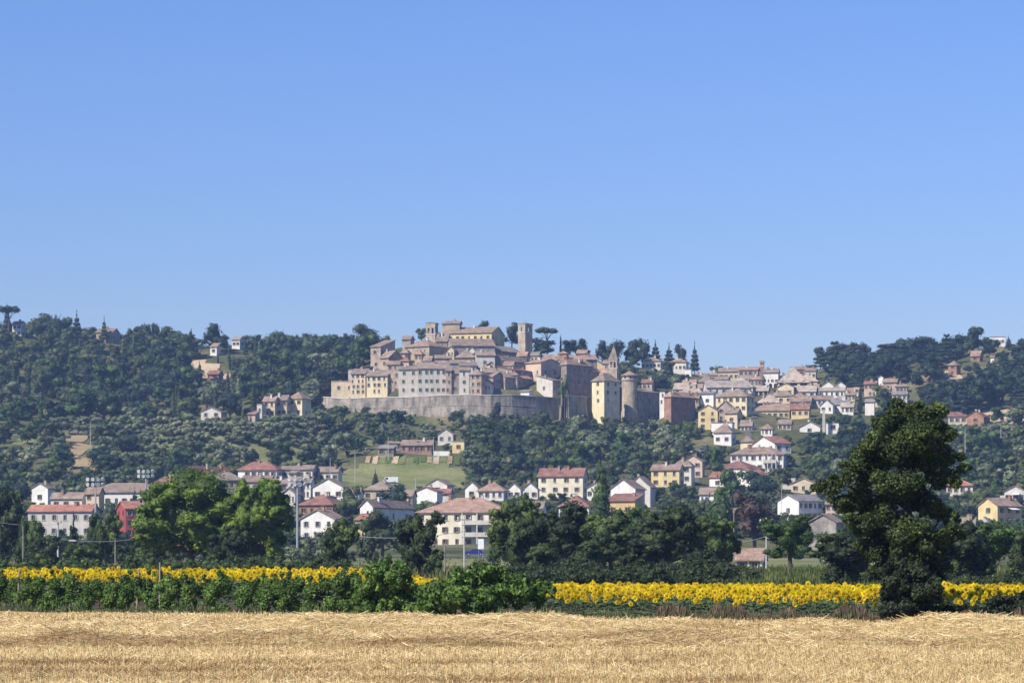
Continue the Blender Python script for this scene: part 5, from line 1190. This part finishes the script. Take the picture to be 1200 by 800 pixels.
def straw(n, dmin, dmax, standing, seed):
    rng = np.random.default_rng(seed)
    yb = rng.uniform(0, 1, n); d = 1/(1/dmin*(1-yb) + 1/dmax*yb)               # even in the picture, so denser near by
    px = rng.uniform(-90, 1290, n); x = (px-HX)/F*d
    if standing: d = np.round(d/.17)*.17 + rng.normal(size=n)*.02
    keep = d < edge(x) + rng.normal(size=n)*.5 + .4; x, d = x[keep], d[keep]; n = len(x)
    z = fieldz(x, d)+.03
    far = np.clip(d/60, .8, 2.0)
    if standing:
        ln = rng.uniform(.08, .20, n); a = rng.uniform(0, 6.28, n); lean = np.abs(rng.normal(size=n))*.35
        T = np.stack([np.cos(a)*np.sin(lean), np.sin(a)*np.sin(lean), np.cos(lean)], 1)
    else:
        ln = rng.uniform(.08, .34, n); a = rng.normal(size=n)*.55 + (rng.random(n) < .5)*math.pi; el = np.abs(rng.normal(size=n))*.30
        T = np.stack([np.cos(a)*np.cos(el), np.sin(a)*np.cos(el), np.sin(el)], 1); z = z + rng.uniform(0, .07, n)
    w = rng.uniform(.003, .007, n)*far
    Bv = np.cross(T, rng.normal(size=(n, 3))*.5 + np.array([0, -1, .3])); Bv /= np.linalg.norm(Bv, axis=1, keepdims=True)
    C = np.stack([x, d, z], 1); E = C + T*ln[:, None] + np.array([0, 0, 1])*(-.02*ln[:, None])
    V = np.stack([C-Bv*w[:, None], C+Bv*w[:, None], E+Bv*w[:, None]*.7, E-Bv*w[:, None]*.7], 1).reshape(-1, 3)
    return V, np.arange(4*n).reshape(n, 4)
V1, Q1 = straw(125000, 48, 130, True, 1); V2, Q2 = straw(80000, 48, 130, False, 2)
rngw = np.random.default_rng(9); Vw = []
for d0, w0, h0 in WR[:4]:                                                    # extra loose straw heaped on the windrows
    n = 13000; x = rngw.uniform(-30, 30, n); dd = d0 + .55*np.sin(x*.21+d0) + .25*np.sin(x*.73+d0*2) + rngw.normal(size=n)*w0*.5
    k = dd < edge(x); x, dd = x[k], dd[k]; n = len(x)
    z = fieldz(x, dd)+.03 + rngw.uniform(0, .10, n); a = rngw.normal(size=n)*.5 + (rngw.random(n) < .5)*math.pi; el = rngw.normal(size=n)*.24
    T = np.stack([np.cos(a)*np.cos(el), np.sin(a)*np.cos(el), np.sin(el)], 1); Bv = np.cross(T, np.array([0, -1, .4])); Bv /= np.linalg.norm(Bv, axis=1, keepdims=True)
    w = rngw.uniform(.004, .010, n)[:, None]; ln = (rngw.uniform(.12, .5, n)*np.clip(1.25-(dd-70)/50, .45, 1))[:, None]; C = np.stack([x, dd, z], 1); E = C + T*ln
    Vw.append(np.stack([C-Bv*w, C+Bv*w, E+Bv*w*.7, E-Bv*w*.7], 1).reshape(-1, 3))
V3 = np.concatenate(Vw)
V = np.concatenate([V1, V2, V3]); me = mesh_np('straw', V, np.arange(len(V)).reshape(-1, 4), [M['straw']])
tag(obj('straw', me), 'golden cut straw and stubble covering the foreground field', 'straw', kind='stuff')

# ------------------------------------------------------------------ sunflowers
M['petal'] = leafmat('petal', (.93,.66,.008), (.95,.72,.012), .18, .3, 1.5); M['disc'] = plain('sunflower_disc', (.26,.13,.02), .95)
M['sleaf'] = leafmat('sunflower_leaf', (.085,.13,.055), (.11,.16,.07), .4, .15, 1.0); M['stem'] = plain('sunflower_stem', (.14,.20,.07), .8)
def flower_arrays(rng, petals=15, r=.125, lo=False):
    """petals and disc of a head facing -Y, centred at the origin"""
    V, F = [], []
    for ring, (n, r1, dy) in enumerate([(petals, r, 0.0)] + ([] if lo else [(petals-2, r*.86, -.012)])):
        for i in range(n):
            a = 2*math.pi*(i+.5*ring)/n + rng.normal()*.05; rr = r1*rng.uniform(.9, 1.12); w = .5*2*math.pi*r*.62/n*1.1
            ca, sa = math.cos(a), math.sin(a); k = len(V); r0 = r*.30; y = dy + rng.normal()*.012
            V += [(ca*r0-sa*w*.5, dy, sa*r0+ca*w*.5), (ca*r0+sa*w*.5, dy, sa*r0-ca*w*.5), (ca*rr*.75+sa*w, y-.012, sa*rr*.75-ca*w), (ca*rr, y+.01, sa*rr), (ca*rr*.75-sa*w, y-.012, sa*rr*.75+ca*w)]
            F.append((k, k+1, k+2, k+3, k+4))
    DV = [(0, -.035, 0)]; DF = []
    for i in range(9): a = 2*math.pi*i/9; DV.append((math.cos(a)*r*.38, -.016, math.sin(a)*r*.38))
    DF = [(0, 1+(i+1) % 9, 1+i) for i in range(9)]
    return V, F, DV, DF
def leaf_heart(P0, az, L, tilt):
    ca, sa = math.cos(az), math.sin(az); o = []
    for t, w in ((0, .0), (.2, .36), (.5, .42), (1.0, 0)):
        d = L*t; zz = P0[2] + d*math.sin(tilt) - L*.5*t*t
        c = (P0[0]+ca*d, P0[1]+sa*d, zz)
        o.append(((c[0]-sa*w*L, c[1]+ca*w*L, c[2]-.03), (c[0]+sa*w*L, c[1]-ca*w*L, c[2]-.03)))
    V = [o[0][0], o[1][0], o[1][1], o[2][0], o[2][1], o[3][0]]
    return V, [(0, 1, 2), (1, 3, 4, 2), (3, 5, 4)]
SFV = []
for v in range(5):                                                           # five plants, unit height (stem neck at z = 1)
    rng = np.random.default_rng(50+v); b = MB()
    b.tube([(0,0,-.05),(rng.uniform(-.03,.03),rng.uniform(-.03,.03),.5),(0,0,.94),(0,-.05,1.0),(0,-.075,.985)], [.016,.013,.011,.011,.016], 5)
    stem = b.mesh('stem', [M['stem']])
    V, Fc = [], []
    for i in range(9):
        z = .16 + .085*i; lv, lf = leaf_heart((0, 0, z), i*2.4+rng.uniform(-.4, .4), rng.uniform(.16, .27)*(1.1-.3*i/9), rng.uniform(.1, .5)); k = len(V); V += lv; Fc += [tuple(q+k for q in f) for f in lf]
    leaves = mesh('leaves', V, Fc, [M['sleaf']])
    pv, pf, dv, df = flower_arrays(rng)
    head = mesh('flower_head', pv, pf, [M['petal']]); disc = mesh('disc', dv, df, [M['disc']])
    SFV.append((stem, leaves, head, disc))
rng = np.random.default_rng(77)
spots = []
def sf_h(px): return 1.06 + (1.74-1.06)*float(np.clip((560-px)/160, 0, 1))
for r_ in range(0, 62):
    off = 2.6 + r_*.78
    t = -40.0 + rng.uniform(0, .4)
    while t < 38:
        x = t + rng.normal()*.09; y = edge(x) + off + rng.normal()*.12; t += .34 if off < 14 else .40
        px = HX + F*x/y
        if px < -110 or px > 1360: continue
        if 628 < px < 648 and off < 5 and rng.random() < .5: continue
        if px < 632 and off < 5: continue
        if y > 176: continue
        h = sf_h(px)*rng.normal(1, .085) * (1 if off > 4.5 else rng.uniform(.72, .98)); spots.append((off, x, y, h))
spots.sort(key=lambda s: s[0] + (0 if s[1] > 1.5 else 4))
SFL = [('sunflower with a drooping head in the front rank right of the shrubs', 'front rank of sunflowers'), ('yellow sunflower standing in the field behind the front rank', 'sunflowers behind the front rank'), ('sunflower rising behind the row of grapevines', 'sunflowers behind the grapevines')]
left = [s for s in spots if s[1] <= 1.0]; right = [s for s in spots if s[1] > 1.0]
ind = right[:250] + left[:50]; others = right[250:] + left[50:]
for i, (off, x, y, h) in enumerate(ind):
    v = SFV[i % 5]; lab, grp = SFL[2 if x <= 1.0 else (0 if off < 3.2 else 1)]
    r = tag(empty('sunflower', (x, y, 0.02), rng.normal()*.35 - .25), lab, 'sunflower', grp)
    hs = rng.uniform(.92, 1.2)
    o = obj('stem', v[0], r); o.scale = (1, 1, h); o = obj('leaves', v[1], r); o.scale = (1.15, 1.15, h)
    o = obj('flower_head', v[2], r, (0, -.10, h*.985)); o.rotation_euler = (rng.uniform(.0, .45), 0, rng.uniform(0, 6)*0); o.scale = (hs, hs, hs)
    obj('disc', v[3], o)
# all the other plants of the field, merged
PV, PF, MI = [], [], []; cntv = 0
tmpl = []
for v in range(6):
    g = np.random.default_rng(90+v); pv, pf, dv, df = flower_arrays(g, 13, .13, True); lv_all, lf_all = [], []
    for i in range(5):
        lv, lf = leaf_heart((0, 0, .34 + .14*i), i*2.4+g.uniform(-.4, .4), g.uniform(.18, .30), g.uniform(.1, .5)); k = len(lv_all); lv_all += lv; lf_all += [tuple(q+k for q in f) for f in lf]
    tmpl.append((np.array(pv), pf, np.array(dv), df, np.array(lv_all), lf_all))
for off, x, y, h in others:
    pv, pf, dv, df, lv, lf = tmpl[int(rng.integers(6))]; a = rng.normal()*.35 - .25; tl = rng.uniform(-.1, .5); s = rng.uniform(.9, 1.2)
    ca, sa, ct, st = math.cos(a), math.sin(a), math.cos(tl), math.sin(tl)
    for src, fc, mi, isleaf in ((pv, pf, 0, 0), (dv, df, 1, 0), (lv, lf, 2, 1)):
        if isleaf:
            if off > 14 and rng.random() < .55: continue
            A = src*np.array([1.1, 1.1, h])
        else:
            A = src*s; A = np.stack([A[:, 0], A[:, 1]*ct - A[:, 2]*st, A[:, 1]*st + A[:, 2]*ct], 1) + np.array([0, -.10, h*.985])
        PV.append(np.stack([A[:, 0]*ca - A[:, 1]*sa + x, A[:, 0]*sa + A[:, 1]*ca + y, A[:, 2] + .02], 1))
        PF += [tuple(q+cntv for q in f) for f in fc]; MI += [mi]*len(fc); cntv += len(src)
me = bpy.data.meshes.new('sunflower_field'); me.from_pydata(np.concatenate(PV), [], PF)
for m in ('petal', 'disc', 'sleaf'): me.materials.append(M[m])
me.polygons.foreach_set('material_index', np.array(MI, np.int32)); me.update()
tag(obj('sunflower_field', me), 'yellow mass of sunflowers filling the field behind the front plants', 'sunflower field', kind='stuff')
print('SUNFLOWERS', len(ind), len(others), len(PF))
M['fieldsoil'] = groundmat('field_soil', [(.10,.085,.05), (.15,.12,.075)], .4, 4.0)
drape_w('field_soil', [(-45, edge(-45)+.9), (36, edge(36)+.9), (36, edge(36)+55), (-45, edge(-45)+50)], M['fieldsoil'], .004, 1.5)

# ------------------------------------------------------------------ grapevines, shrubs and the big tree at the field edge
def leafy(name, label, cat, group, base, lobes, n, leaf, mat, trunks, rng, barkm=None, core=.7, part='foliage'):
    root = tag(empty(name, base), label, cat, group)
    if name in ('walnut_tree', 'bramble_bush', 'shrub', 'fig_bush'): lobes = split(lobes, 6, .46, rng)
    V, Q = crown(np.array(lobes), n, leaf, rng, core, .8, .62)
    obj(part, crown_mesh(part, V, Q, LM[mat]), root)
    b = MB()
    for pts, rad in trunks: b.tube(pts, rad, 7)
    b.build('trunk', barkm or M['bark'], root)
    return root
rv = np.random.default_rng(21)
ORD = 'first second third fourth fifth sixth seventh eighth ninth tenth eleventh twelfth thirteenth fourteenth fifteenth sixteenth seventeenth eighteenth nineteenth twentieth'.split()
VT = []
vine_px = np.arange(-22, 425, 23.0)
for i, px in enumerate(vine_px):
    px = float(px + rv.uniform(-3, 3)); x = 0.0
    d = 139.0
    for _ in range(8): x = wx(px, d); d = edge(x) + 1.3
    lob = []
    top = 1.70 + .2*math.sin(i*1.7) + rv.uniform(-.12, .12)
    for k in range(10): q = rv.uniform(.20, .36); lob.append((rv.uniform(-.62, .62), rv.uniform(-.28, .28), rv.uniform(.18, top-.2), q, q*.8, q))
    for k in range(3): lob.append((rv.uniform(-.6, .6), rv.uniform(-.1, .1), top - rv.uniform(-.08, .15), .10, .10, .14))
    tr = [([(0,0,-.1),(.03,0,.4),(-.02,0,.8)], [.04,.035,.03]), ([(-.02,0,.8),(.3,0,.85),(.62,0,.86)], [.025,.02,.014]), ([(-.02,0,.8),(-.3,0,.86),(-.6,0,.84)], [.025,.02,.014])]
    leafy('grapevine', ORD[i] + ' grapevine from the left in the trellised row', 'grapevine', 'grapevines along the stubble', (x, d, .02), lob, 2300, .065, 'vine' if i % 3 else 'fig', tr, rv)
for px, hh, lab in ((20, 2.0, 'pale leaning trellis post at the left end of the vine row'), (160, 2.05, 'leaning wooden trellis post in the middle of the vine row'), (187, 2.35, 'tall straight trellis post in the middle of the vine row')):
    d = 135.0
    for _ in range(8): x = wx(px, d); d = edge(x) + 1.2
    b = MB(); ln = .06 if 'leaning' in lab else .01; b.tube([(0,0,-.1),(ln,0,hh*.5),(ln*2,0,hh)], [.05,.045,.04], 7); b.tube([(ln*2,0,hh),(ln*2,0,hh+.02)], [.042,.02], 7)
    tag(b.build('trellis_post', M['wood'], None, (x, d, 0)), lab, 'post', 'trellis posts of the vine row')
def px_lobes(lst, D, base, rng, flat=1.0):
    s = mpp(D); out = []
    for px, py, r in lst:
        q = r*s; out.append((wx(px, D)-base[0], rng.uniform(-1.0, .8)*q*flat, wz(py, D)-base[2], q*1.05, q*1.05, q*.92))
    return out
# leafy shrub at the end of the vine row
B1 = (wx(450, 124.5), 124.5, .02); lob = px_lobes([(448,668,16),(438,680,16),(462,676,18),(478,690,16),(425,690,12),(445,698,20),(468,704,18),(430,708,14),(450,714,16),(480,712,14),(452,658,9),(438,662,7),(470,662,8),(486,698,10)], 124.5, B1, rv)
leafy('shrub', 'tall loose green shrub at the right end of the vine row', 'shrub', None, B1, lob, 9000, .075, 'fig', [([(0,0,-.1),(.1,0,.6),(-.1,0,1.6)], [.05,.04,.02]), ([(0,0,.1),(.3,.1,.9),(.5,.1,1.5)], [.035,.03,.02]), ([(0,0,.1),(-.3,.1,.8),(-.6,.1,1.3)], [.035,.03,.02])], rv)
B2 = (wx(560, 121.5), 121.5, .02); lob = px_lobes([(572,672,14),(555,680,20),(580,688,22),(530,690,20),(510,698,18),(548,700,24),(580,704,22),(605,692,18),(622,690,14),(640,690,10),(520,710,16),(495,706,12),(560,714,18),(500,716,12),(588,672,10),(540,676,10),(632,702,10),(610,700,12)], 121.5, B2, rv)
leafy('fig_bush', 'broad bright green fig bush left of the open sunflowers', 'shrub', None, B2, lob, 13000, .105, 'fig',
      [([(.5,0,-.1),(.9,0,.4),(1.3,0,.9)], [.07,.055,.03]), ([(1.9,0,-.1),(1.7,0,.5),(1.5,.1,1.0)], [.07,.055,.03]), ([(-.6,0,-.1),(-.6,0,.6),(-.8,0,1.2)], [.06,.05,.02]), ([(2.2,.2,-.1),(2.5,.2,.5),(2.3,.2,.9)], [.05,.04,.02])], rv)
# the big tree
DT = 109.5; xt = wx(1074, DT); BT = (xt, DT, .02)
CL = [(1062,486,20),(1085,490,19),(1040,494,18),(1103,506,17),(1064,510,26),(1024,512,18),(1090,522,24),(1040,528,26),(1008,530,15),(1112,534,16),(1068,540,28),(1020,552,22),(994,556,18),(974,566,13),(1098,556,22),(1046,566,28),(1076,580,26),(1008,582,22),(984,588,14),(1116,566,11),(1036,600,26),(1062,616,26),(1096,594,20),(1112,602,14),(1012,612,18),(1040,640,24),(1068,652,26),(1094,634,20),(960,572,8),(1126,548,8),(1078,474,10),(1052,474,9),(1098,480,10)]
lob = px_lobes([(a, b_, c*.95) for a, b_, c in CL + [(1056,668,16),(1084,672,16),(1064,634,16),(1024,646,19),(1100,642,17),(1004,614,17),(1114,620,15),(1036,668,17),(1098,668,15)]], DT, BT, rv, 1.4)
H_ = lambda px, py: (wx(px, DT)-xt, rv.uniform(-.2, .2), wz(py, DT)-.02)
tr = [([(0,.2,-.2), H_(1073,690), H_(1070,640), H_(1066,600), H_(1064,560), H_(1066,530)], [.22,.17,.14,.10,.06,.02])]
for a, b_ in (((1071,650),(1030,560)), ((1070,630),(1100,550)), ((1068,600),(1000,560)), ((1066,570),(1040,505)), ((1066,560),(1095,500)), ((1072,660),(1015,600)), ((1072,655),(1108,600)), ((1005,575),(972,566)), ((1072,670),(1040,630))):
    p, q_ = H_(*a), H_(*b_); m_ = tuple((p[i]+q_[i])/2 + (0, 0, .12)[i] for i in range(3)); tr.append(([p, m_, q_], [.055,.04,.015]))
M['barkdark'] = plain('bark_dark', (.05,.042,.035), .95, .1)
leafy('walnut_tree', 'big dark green tree rising from the sunflowers on the right', 'tree', None, BT, lob, 64000, .060, 'walnut', tr, rv, M['barkdark'], .48, 'crown')
BS = (wx(1062, 107.8), 107.8, .02)
lob = px_lobes([(1040,690,14),(1050,684,18),(1070,696,20),(1086,690,16),(1046,706,14),(1082,710,14),(1064,716,14),(1078,668,18),(1052,664,18),(1060,706,16),(1040,716,10),(1092,716,10)], 107.8, BS, rv)
leafy('bramble_bush', 'dark bramble bush wrapped round the foot of the big tree', 'shrub', None, BS, lob, 14000, .075, 'bramble', [([(0,0,-.1),(.2,0,.6),(.3,0,1.2)], [.04,.03,.02]), ([(-.5,0,-.1),(-.8,0,.6),(-1.2,0,1.1)], [.04,.03,.02])], rv)
for px, d, w_, hh, lab in ((1168, 106.5, 62, 1.15, 'dark bush in front of the sunflowers near the right edge'), (1205, 105.5, 40, .95, 'dark bush cut by the right edge'), (1125, 108.5, 40, .7, 'low dark bush right of the big tree')):
    b0 = (wx(px, d), d, .02); lob = []
    for k in range(9): q = rv.uniform(.18, .34)*hh; lob.append((rv.uniform(-.5, .5)*w_*mpp(d), rv.uniform(-.4, .4), rv.uniform(.15, .85)*hh, q*1.4, q, q))
    leafy('bramble_bush', lab, 'shrub', 'bushes at the right field edge', b0, lob, 2600, .07, 'bramble', [([(0,0,-.1),(.1,0,hh*.4),(0,0,hh*.8)], [.03,.02,.01])], rv)
# dry weeds along the edge
def weeds(name, label, px0, px1, n, h0, h1, cols, seed, dofs):
    rng = np.random.default_rng(seed); m, nt, N, L = newmat(name+'_mat'); g = N.new('ShaderNodeNewGeometry')
    finish(N, L, ramp(N, g.outputs['Random Per Island'], cols, L), .8, .1)
    px = rng.uniform(px0, px1, n); d = np.full(n, 115.0)
    for _ in range(6): x = (px-HX)/F*d; d = edge(x)
    d = d + rng.uniform(*dofs, n); x = (px-HX)/F*d
    clump = .45 + .55*np.clip(np.sin(px*.09)+.6*np.sin(px*.031+1)+.3, 0, 1)
    hh = rng.uniform(h0, h1, n)*clump; a = rng.uniform(0, 6.28, n); ln = np.abs(rng.normal(size=n))*.3
    T = np.stack([np.cos(a)*np.sin(ln), np.sin(a)*np.sin(ln), np.cos(ln)], 1); w = rng.uniform(.008, .022, n)[:, None]
    Bv = np.stack([np.cos(a+1.3), np.sin(a+1.3), np.zeros(n)], 1); C = np.stack([x, d, np.full(n, .02)], 1) + np.array([0, 0, 1])*(rng.uniform(0, .5, n)*hh)[:, None]; E = C + T*(hh*.6)[:, None]; Mx = (C+E)/2
    V = np.stack([C, Mx+Bv*w, E, Mx-Bv*w], 1).reshape(-1, 3)
    tag(obj(name, mesh_np(name, V, np.arange(4*n).reshape(n, 4), [m])), label, 'weeds', kind='stuff')
weeds('dry_weeds', 'reddish brown dry weeds in front of the sunflowers', 770, 1260, 26000, .25, .75, [(0, (.10,.06,.05)), (.5, (.17,.11,.08)), (.8, (.12,.12,.06)), (1, (.30,.22,.13))], 3, (.2, 1.8))
weeds('weeds', 'green weeds at the foot of the sunflowers and vines', -40, 1260, 14000, .2, .6, [(0, (.05,.08,.03)), (.6, (.09,.13,.05)), (1, (.25,.21,.11))], 4, (.0, 1.4))

def grass(label, px0, px1, d0, d1, n, h0, h1, cols, seed):
    rng = np.random.default_rng(seed); m, nt, N, L = newmat('grass_blades'); g = N.new('ShaderNodeNewGeometry')
    n1 = noise(N, L, g.outputs['Position'], .12, 4)
    col = mix(N, L, ramp(N, g.outputs['Random Per Island'], cols, L), ramp(N, n1, [(.38, (.6,.66,.6)), (.62, (1.15,1.1,1.0))], L), .9, 'MULTIPLY')
    finish(N, L, col, .8, .1)
    d = 1/rng.uniform(1/d1, 1/d0, n); x = (rng.uniform(px0, px1, n)-HX)/F*d; z = th_(x, d)
    hh = rng.uniform(h0, h1, n); a = rng.uniform(0, 6.28, n); ln = np.abs(rng.normal(size=n))*.35
    T = np.stack([np.cos(a)*np.sin(ln), np.sin(a)*np.sin(ln), np.cos(ln)], 1); w = (hh*rng.uniform(.08, .2, n))[:, None]
    Bv = np.stack([np.cos(a+1.3), np.sin(a+1.3), np.zeros(n)], 1); C = np.stack([x, d, z-.03], 1); E = C + T*hh[:, None]
    V = np.stack([C-Bv*w, C+Bv*w, E], 1).reshape(-1, 3)
    tag(obj('grass', mesh_np('grass', V, np.arange(3*n).reshape(n, 3), [m])), label, 'grass', kind='stuff')
grass('rough green grass on the plain behind the right-hand sunflowers', 840, 1260, 178, 520, 26000, .25, .8, [(0, (.05,.075,.022)), (.6, (.09,.12,.035)), (1, (.20,.19,.08))], 31)
grass('rough grass on the plain behind the shrubs and lime trees', -40, 620, 180, 600, 30000, .25, .8, [(0, (.05,.075,.022)), (.6, (.10,.125,.04)), (1, (.24,.21,.10))], 32)
# ------------------------------------------------------------------ poles, lamps, wires, cars
def pole(label, px, yt, D, r=.14, cat='pole', name='utility_pole', mat='concrete', arms=0, group='poles on the plain'):
    x = wx(px, D); z0 = float(th_(np.array([x]), np.array([D]))[0]) - .4; h = wz(yt, D) - z0
    root = tag(empty(name, (x, D, z0)), label, cat, group)
    b = MB(); b.tube([(0,0,0),(0,0,h*.5),(0,0,h)], [r, r*.85, r*.65], 8); b.build('shaft', M[mat], root)
    if 'cap' in label:
        b = MB(); b.box(-.45, .45, -.3, .3, h+.003, h+.22); b.build('cap', M['concrete'], root)
    if arms:
        b = MB(); b.box(-arms, arms, -.06, .06, h-.55, h-.42); b.build('crossarm', M['wood'], root)
        for s in (-.85, 0, .85):
            b = MB(); b.lathe([(.02,.26),(.07,.22),(.05,.14),(.09,.08),(.05,0)], 8); b.build('insulator', M['white'], root, (s*arms, 0, h-.42))
    return root, x, z0, h
def floodlight(label, px, yt, D):
    root, x, z0, h = pole(label, px, yt+3, D, .26, 'floodlight mast', 'floodlight_mast', 'metal', 0, 'floodlight masts of the sports ground')
    b = MB(); b.box(-2.1, 2.1, -.08, .08, h-.1, h+.05); b.box(-2.1, 2.1, -.08, .08, h+1.05, h+1.2); b.box(-.08, .08, -.07, .07, h+.05, h+1.05); b.build('frame', M['metal'], root)
    for i in range(4):
        for j in range(2):
            l = MB(); l.lathe([(.05,-.28),(.30,-.18),(.42,.18),(.42,.24),(.02,.20)], 10)
            o = l.build('lamp_head', M['white'], root, (-1.65+i*1.1, -.3, h+.35+j*1.15)); o.rotation_euler = (math.radians(115), 0, (i-1.5)*.3)
floodlight('tall floodlight mast in front of the long white house', 112, 566, 640)
floodlight('floodlight mast behind the bright red house', 171, 556, 700)
floodlight('floodlight mast right of the bright lime trees', 348.5, 566, 620)
pole('concrete pole with flat cap in front of the pale apartment block', 68, 612, 395, .16)
pole('thin grey pole at the left edge below the dark trees', 27, 616, 360, .09, mat='wood')
pole('thin pole right of the capped concrete pole', 85, 634, 380, .07, mat='wood')
pole('thin pole left of the bright lime trees', 135, 630, 380, .09, mat='wood')
pole('wooden utility pole beside the large villa', 544, 604, 360, .11, arms=.9)
pole('short wooden pole right of the ivy-covered tree', 521, 636, 290, .10, mat='wood')
pole('white concrete pole left of the lone light green tree', 898, 606, 330, .10, arms=.8)
pole('thin pole at the left of the low farm shed', 860, 596, 420, .09, mat='wood')
pole('grey lamp pole above the white two-storey house', 916, 568, 760, .10)
pole('thin pole in front of the meadow, left', 416, 530, 965, .12); pole('thin pole standing on the meadow', 487, 560, 860, .10)
pole('wooden pole left of the meadow farm', 455, 512, 1056, .14); pole('thin pole right of the farm stable', 508, 512, 1050, .12)
pole('pale pole on the olive slope at the right', 1173, 499, 1080, .13); pole('second pale pole on the olive slope', 1131, 503, 1070, .13)
pole('pale pole in the dry field on the left slope', 106, 494, 1070, .13)
pole('thin mast above the back row houses', 387, 537, 930, .10)
def wire(label, a, b_, sag, r=.02):
    p, q_ = P(*a), P(*b_); m_ = MB(); pts = []
    for i in range(13):
        t = i/12; v = p.lerp(q_, t); v.z -= sag*4*t*(1-t); pts.append(v - p)
    m_.tube(pts, r, 4); tag(m_.build('overhead_wire', M['metal'], None, p), label, 'wire', 'overhead wires across the plain')
wire('overhead wire sagging past the pale apartment block', (68,631,395), (172,629,400), .5, .035)
wire('overhead wire in front of the barn house', (420,628,400), (544,622,360), .5, .035)
wire('overhead wire in front of the low farm shed', (842,634,400), (898,628,330), .4, .035)
wire('upper overhead wire over the village at the left', (-20,608,420), (72,613,395), .5, .02)
wire('overhead wire leading right from the white concrete pole', (898,630,330), (1010,640,300), .5, .03)
# road sign, lamp globe
def board(label, px, yt, yb, wpx, D, mat, name='sign', legs=True):
    x = wx(px, D); z0 = float(th_(np.array([x]), np.array([D]))[0]); s = mpp(D); w = wpx*s/2; zt, zl = wz(yt, D)-z0, wz(yb, D)-z0
    root = tag(empty(name, (x, D, z0)), label, 'sign'); b = MB(); b.box(-w, w, -.04, .04, zl, zt); b.build('panel', M[mat], root)
    for sx in (-.7, .7): b = MB(); b.tube([(sx*w,.08,-.3),(sx*w,.08,zt*.95)], .04, 6); b.build('post', M['metal'], root)
board('white roadside board right of the blue car', 563.5, 631, 643, 7, 604, 'white', 'roadside_board')
def car(label, px, D, mat, rz, ln=4.1, van=False, group='cars', zfix=None):
    x = wx(px, D); z0 = float(th_(np.array([x]), np.array([D]))[0]) + .12
    root = tag(empty('parked_car' if not van else 'white_van', (x, D, z0), rz), label, 'car' if not van else 'van', group)
    pf = [(-2.05,.35),(-2.08,.75),(-1.75,.92),(-1.0,.98),(-.45,1.42),(.9,1.45),(1.55,1.05),(2.0,.95),(2.05,.40)] if not van else [(-2.4,.4),(-2.42,1.0),(-2.1,1.25),(-1.6,2.15),(2.4,2.2),(2.42,.4)]
    k = ln/4.1; hw = .82 if not van else .98; b = MB()
    n = len(pf); vs = []
    for s in (-1, 1):
        for x_, z_ in pf: vs.append((x_*k, s*hw*(1-.13*max(0, (z_-.95)/.5) if not van else 1), z_))
    b.add(vs, [tuple(range(n)), tuple(range(2*n-1, n-1, -1))] + [(i, n+i, n+(i+1) % n, (i+1) % n) for i in range(n)]); b.build('body', mat, root)
    for s in (-1, 1):
        g = MB(); y = s*(hw*.93+.02) if not van else s*(hw+.01)
        q = [(-.85,1.0),(-.42,1.36),(.85,1.38),(1.25,1.03)] if not van else [(-1.85,1.3),(-1.5,1.95),(-.8,1.95),(-.8,1.3)]
        yy = [s*(hw*(1-.13*max(0, (z_-.95)/.5))+.012) for _, z_ in q] if not van else [y]*4
        g.add([(a*k, yv, z_) for (a, z_), yv in zip(q, yy)], [(0,1,2,3)]); g.build('window', M['pane'], root)
        for wxp in (-1.3, 1.28):
            t = MB(); rr = .31 if not van else .36
            t.lathe([(rr*.6,-.1),(rr,-.09),(rr,.09),(rr*.6,.1)], 14); o = t.build('tyre', M['black'], root, (wxp*k, s*(hw-.08), rr)); o.rotation_euler = (math.pi/2, 0, 0)
            t = MB(); t.lathe([(rr*.62,-.08),(.02,-.102),(.02,.102),(rr*.62,.08)], 12); t.build('rim', M['metal'], o)
    h_ = MB(); h_.box(-2.1*k, -2.0*k, -hw*.8, -hw*.45, .62, .76); h_.build('headlight', M['white'], root); h_ = MB(); h_.box(-2.1*k, -2.0*k, hw*.45, hw*.8, .62, .76); h_.build('headlight', M['white'], root)
M['carblue'] = plain('car_blue', (.02,.03,.22), .25, .5); M['carwhite'] = plain('car_white', (.78,.78,.78), .3, .5); M['cargrey'] = plain('car_grey', (.30,.31,.33), .3, .5); M['carred'] = plain('car_red', (.30,.03,.03), .3, .5)
car('dark blue car parked in front of the large villa', 556, 618, M['carblue'], 0.05, group='cars on the plain road')
car('white camper van parked on the meadow', 457.5, 1000, M['carwhite'], .1, 4.4, True, 'vehicles on the slope')
for px, py, c, r, lab in ((783, 524, 'carwhite', .2, 'leftmost white car parked on the slope above the bright yellow house'), (792, 528, 'cargrey', .3, 'grey car parked above the bright yellow house'), (798, 523, 'carwhite', .1, 'second white car above the bright yellow house'), (815, 530, 'carwhite', .15, 'white car parked above the peach gabled house'), (822, 528, 'cargrey', .2, 'grey car parked above the peach gabled house')):
    d = hit(px, py + 2)
    car(lab, px, d, M[c], r, group='vehicles on the slope')
# ------------------------------------------------------------------ haze: the air itself
hm, nt, N, L = newmat('haze_air'); pv = N.new('ShaderNodeVolumePrincipled'); ho = N.new('ShaderNodeOutputMaterial')
pv.inputs['Color'].default_value = (.42, .62, 1.0, 1); pv.inputs['Absorption Color'].default_value = (1, 1, 1, 1); pv.inputs['Density'].default_value = .00012; pv.inputs['Anisotropy'].default_value = 0.1
L.new(pv.outputs[0], ho.inputs['Volume'])
b = MB(); b.box(-2650, 2650, -450, 6050, -2.0, 132.0)
tag(b.build('haze', hm), 'thin pale blue haze over the whole valley', 'haze', kind='stuff')
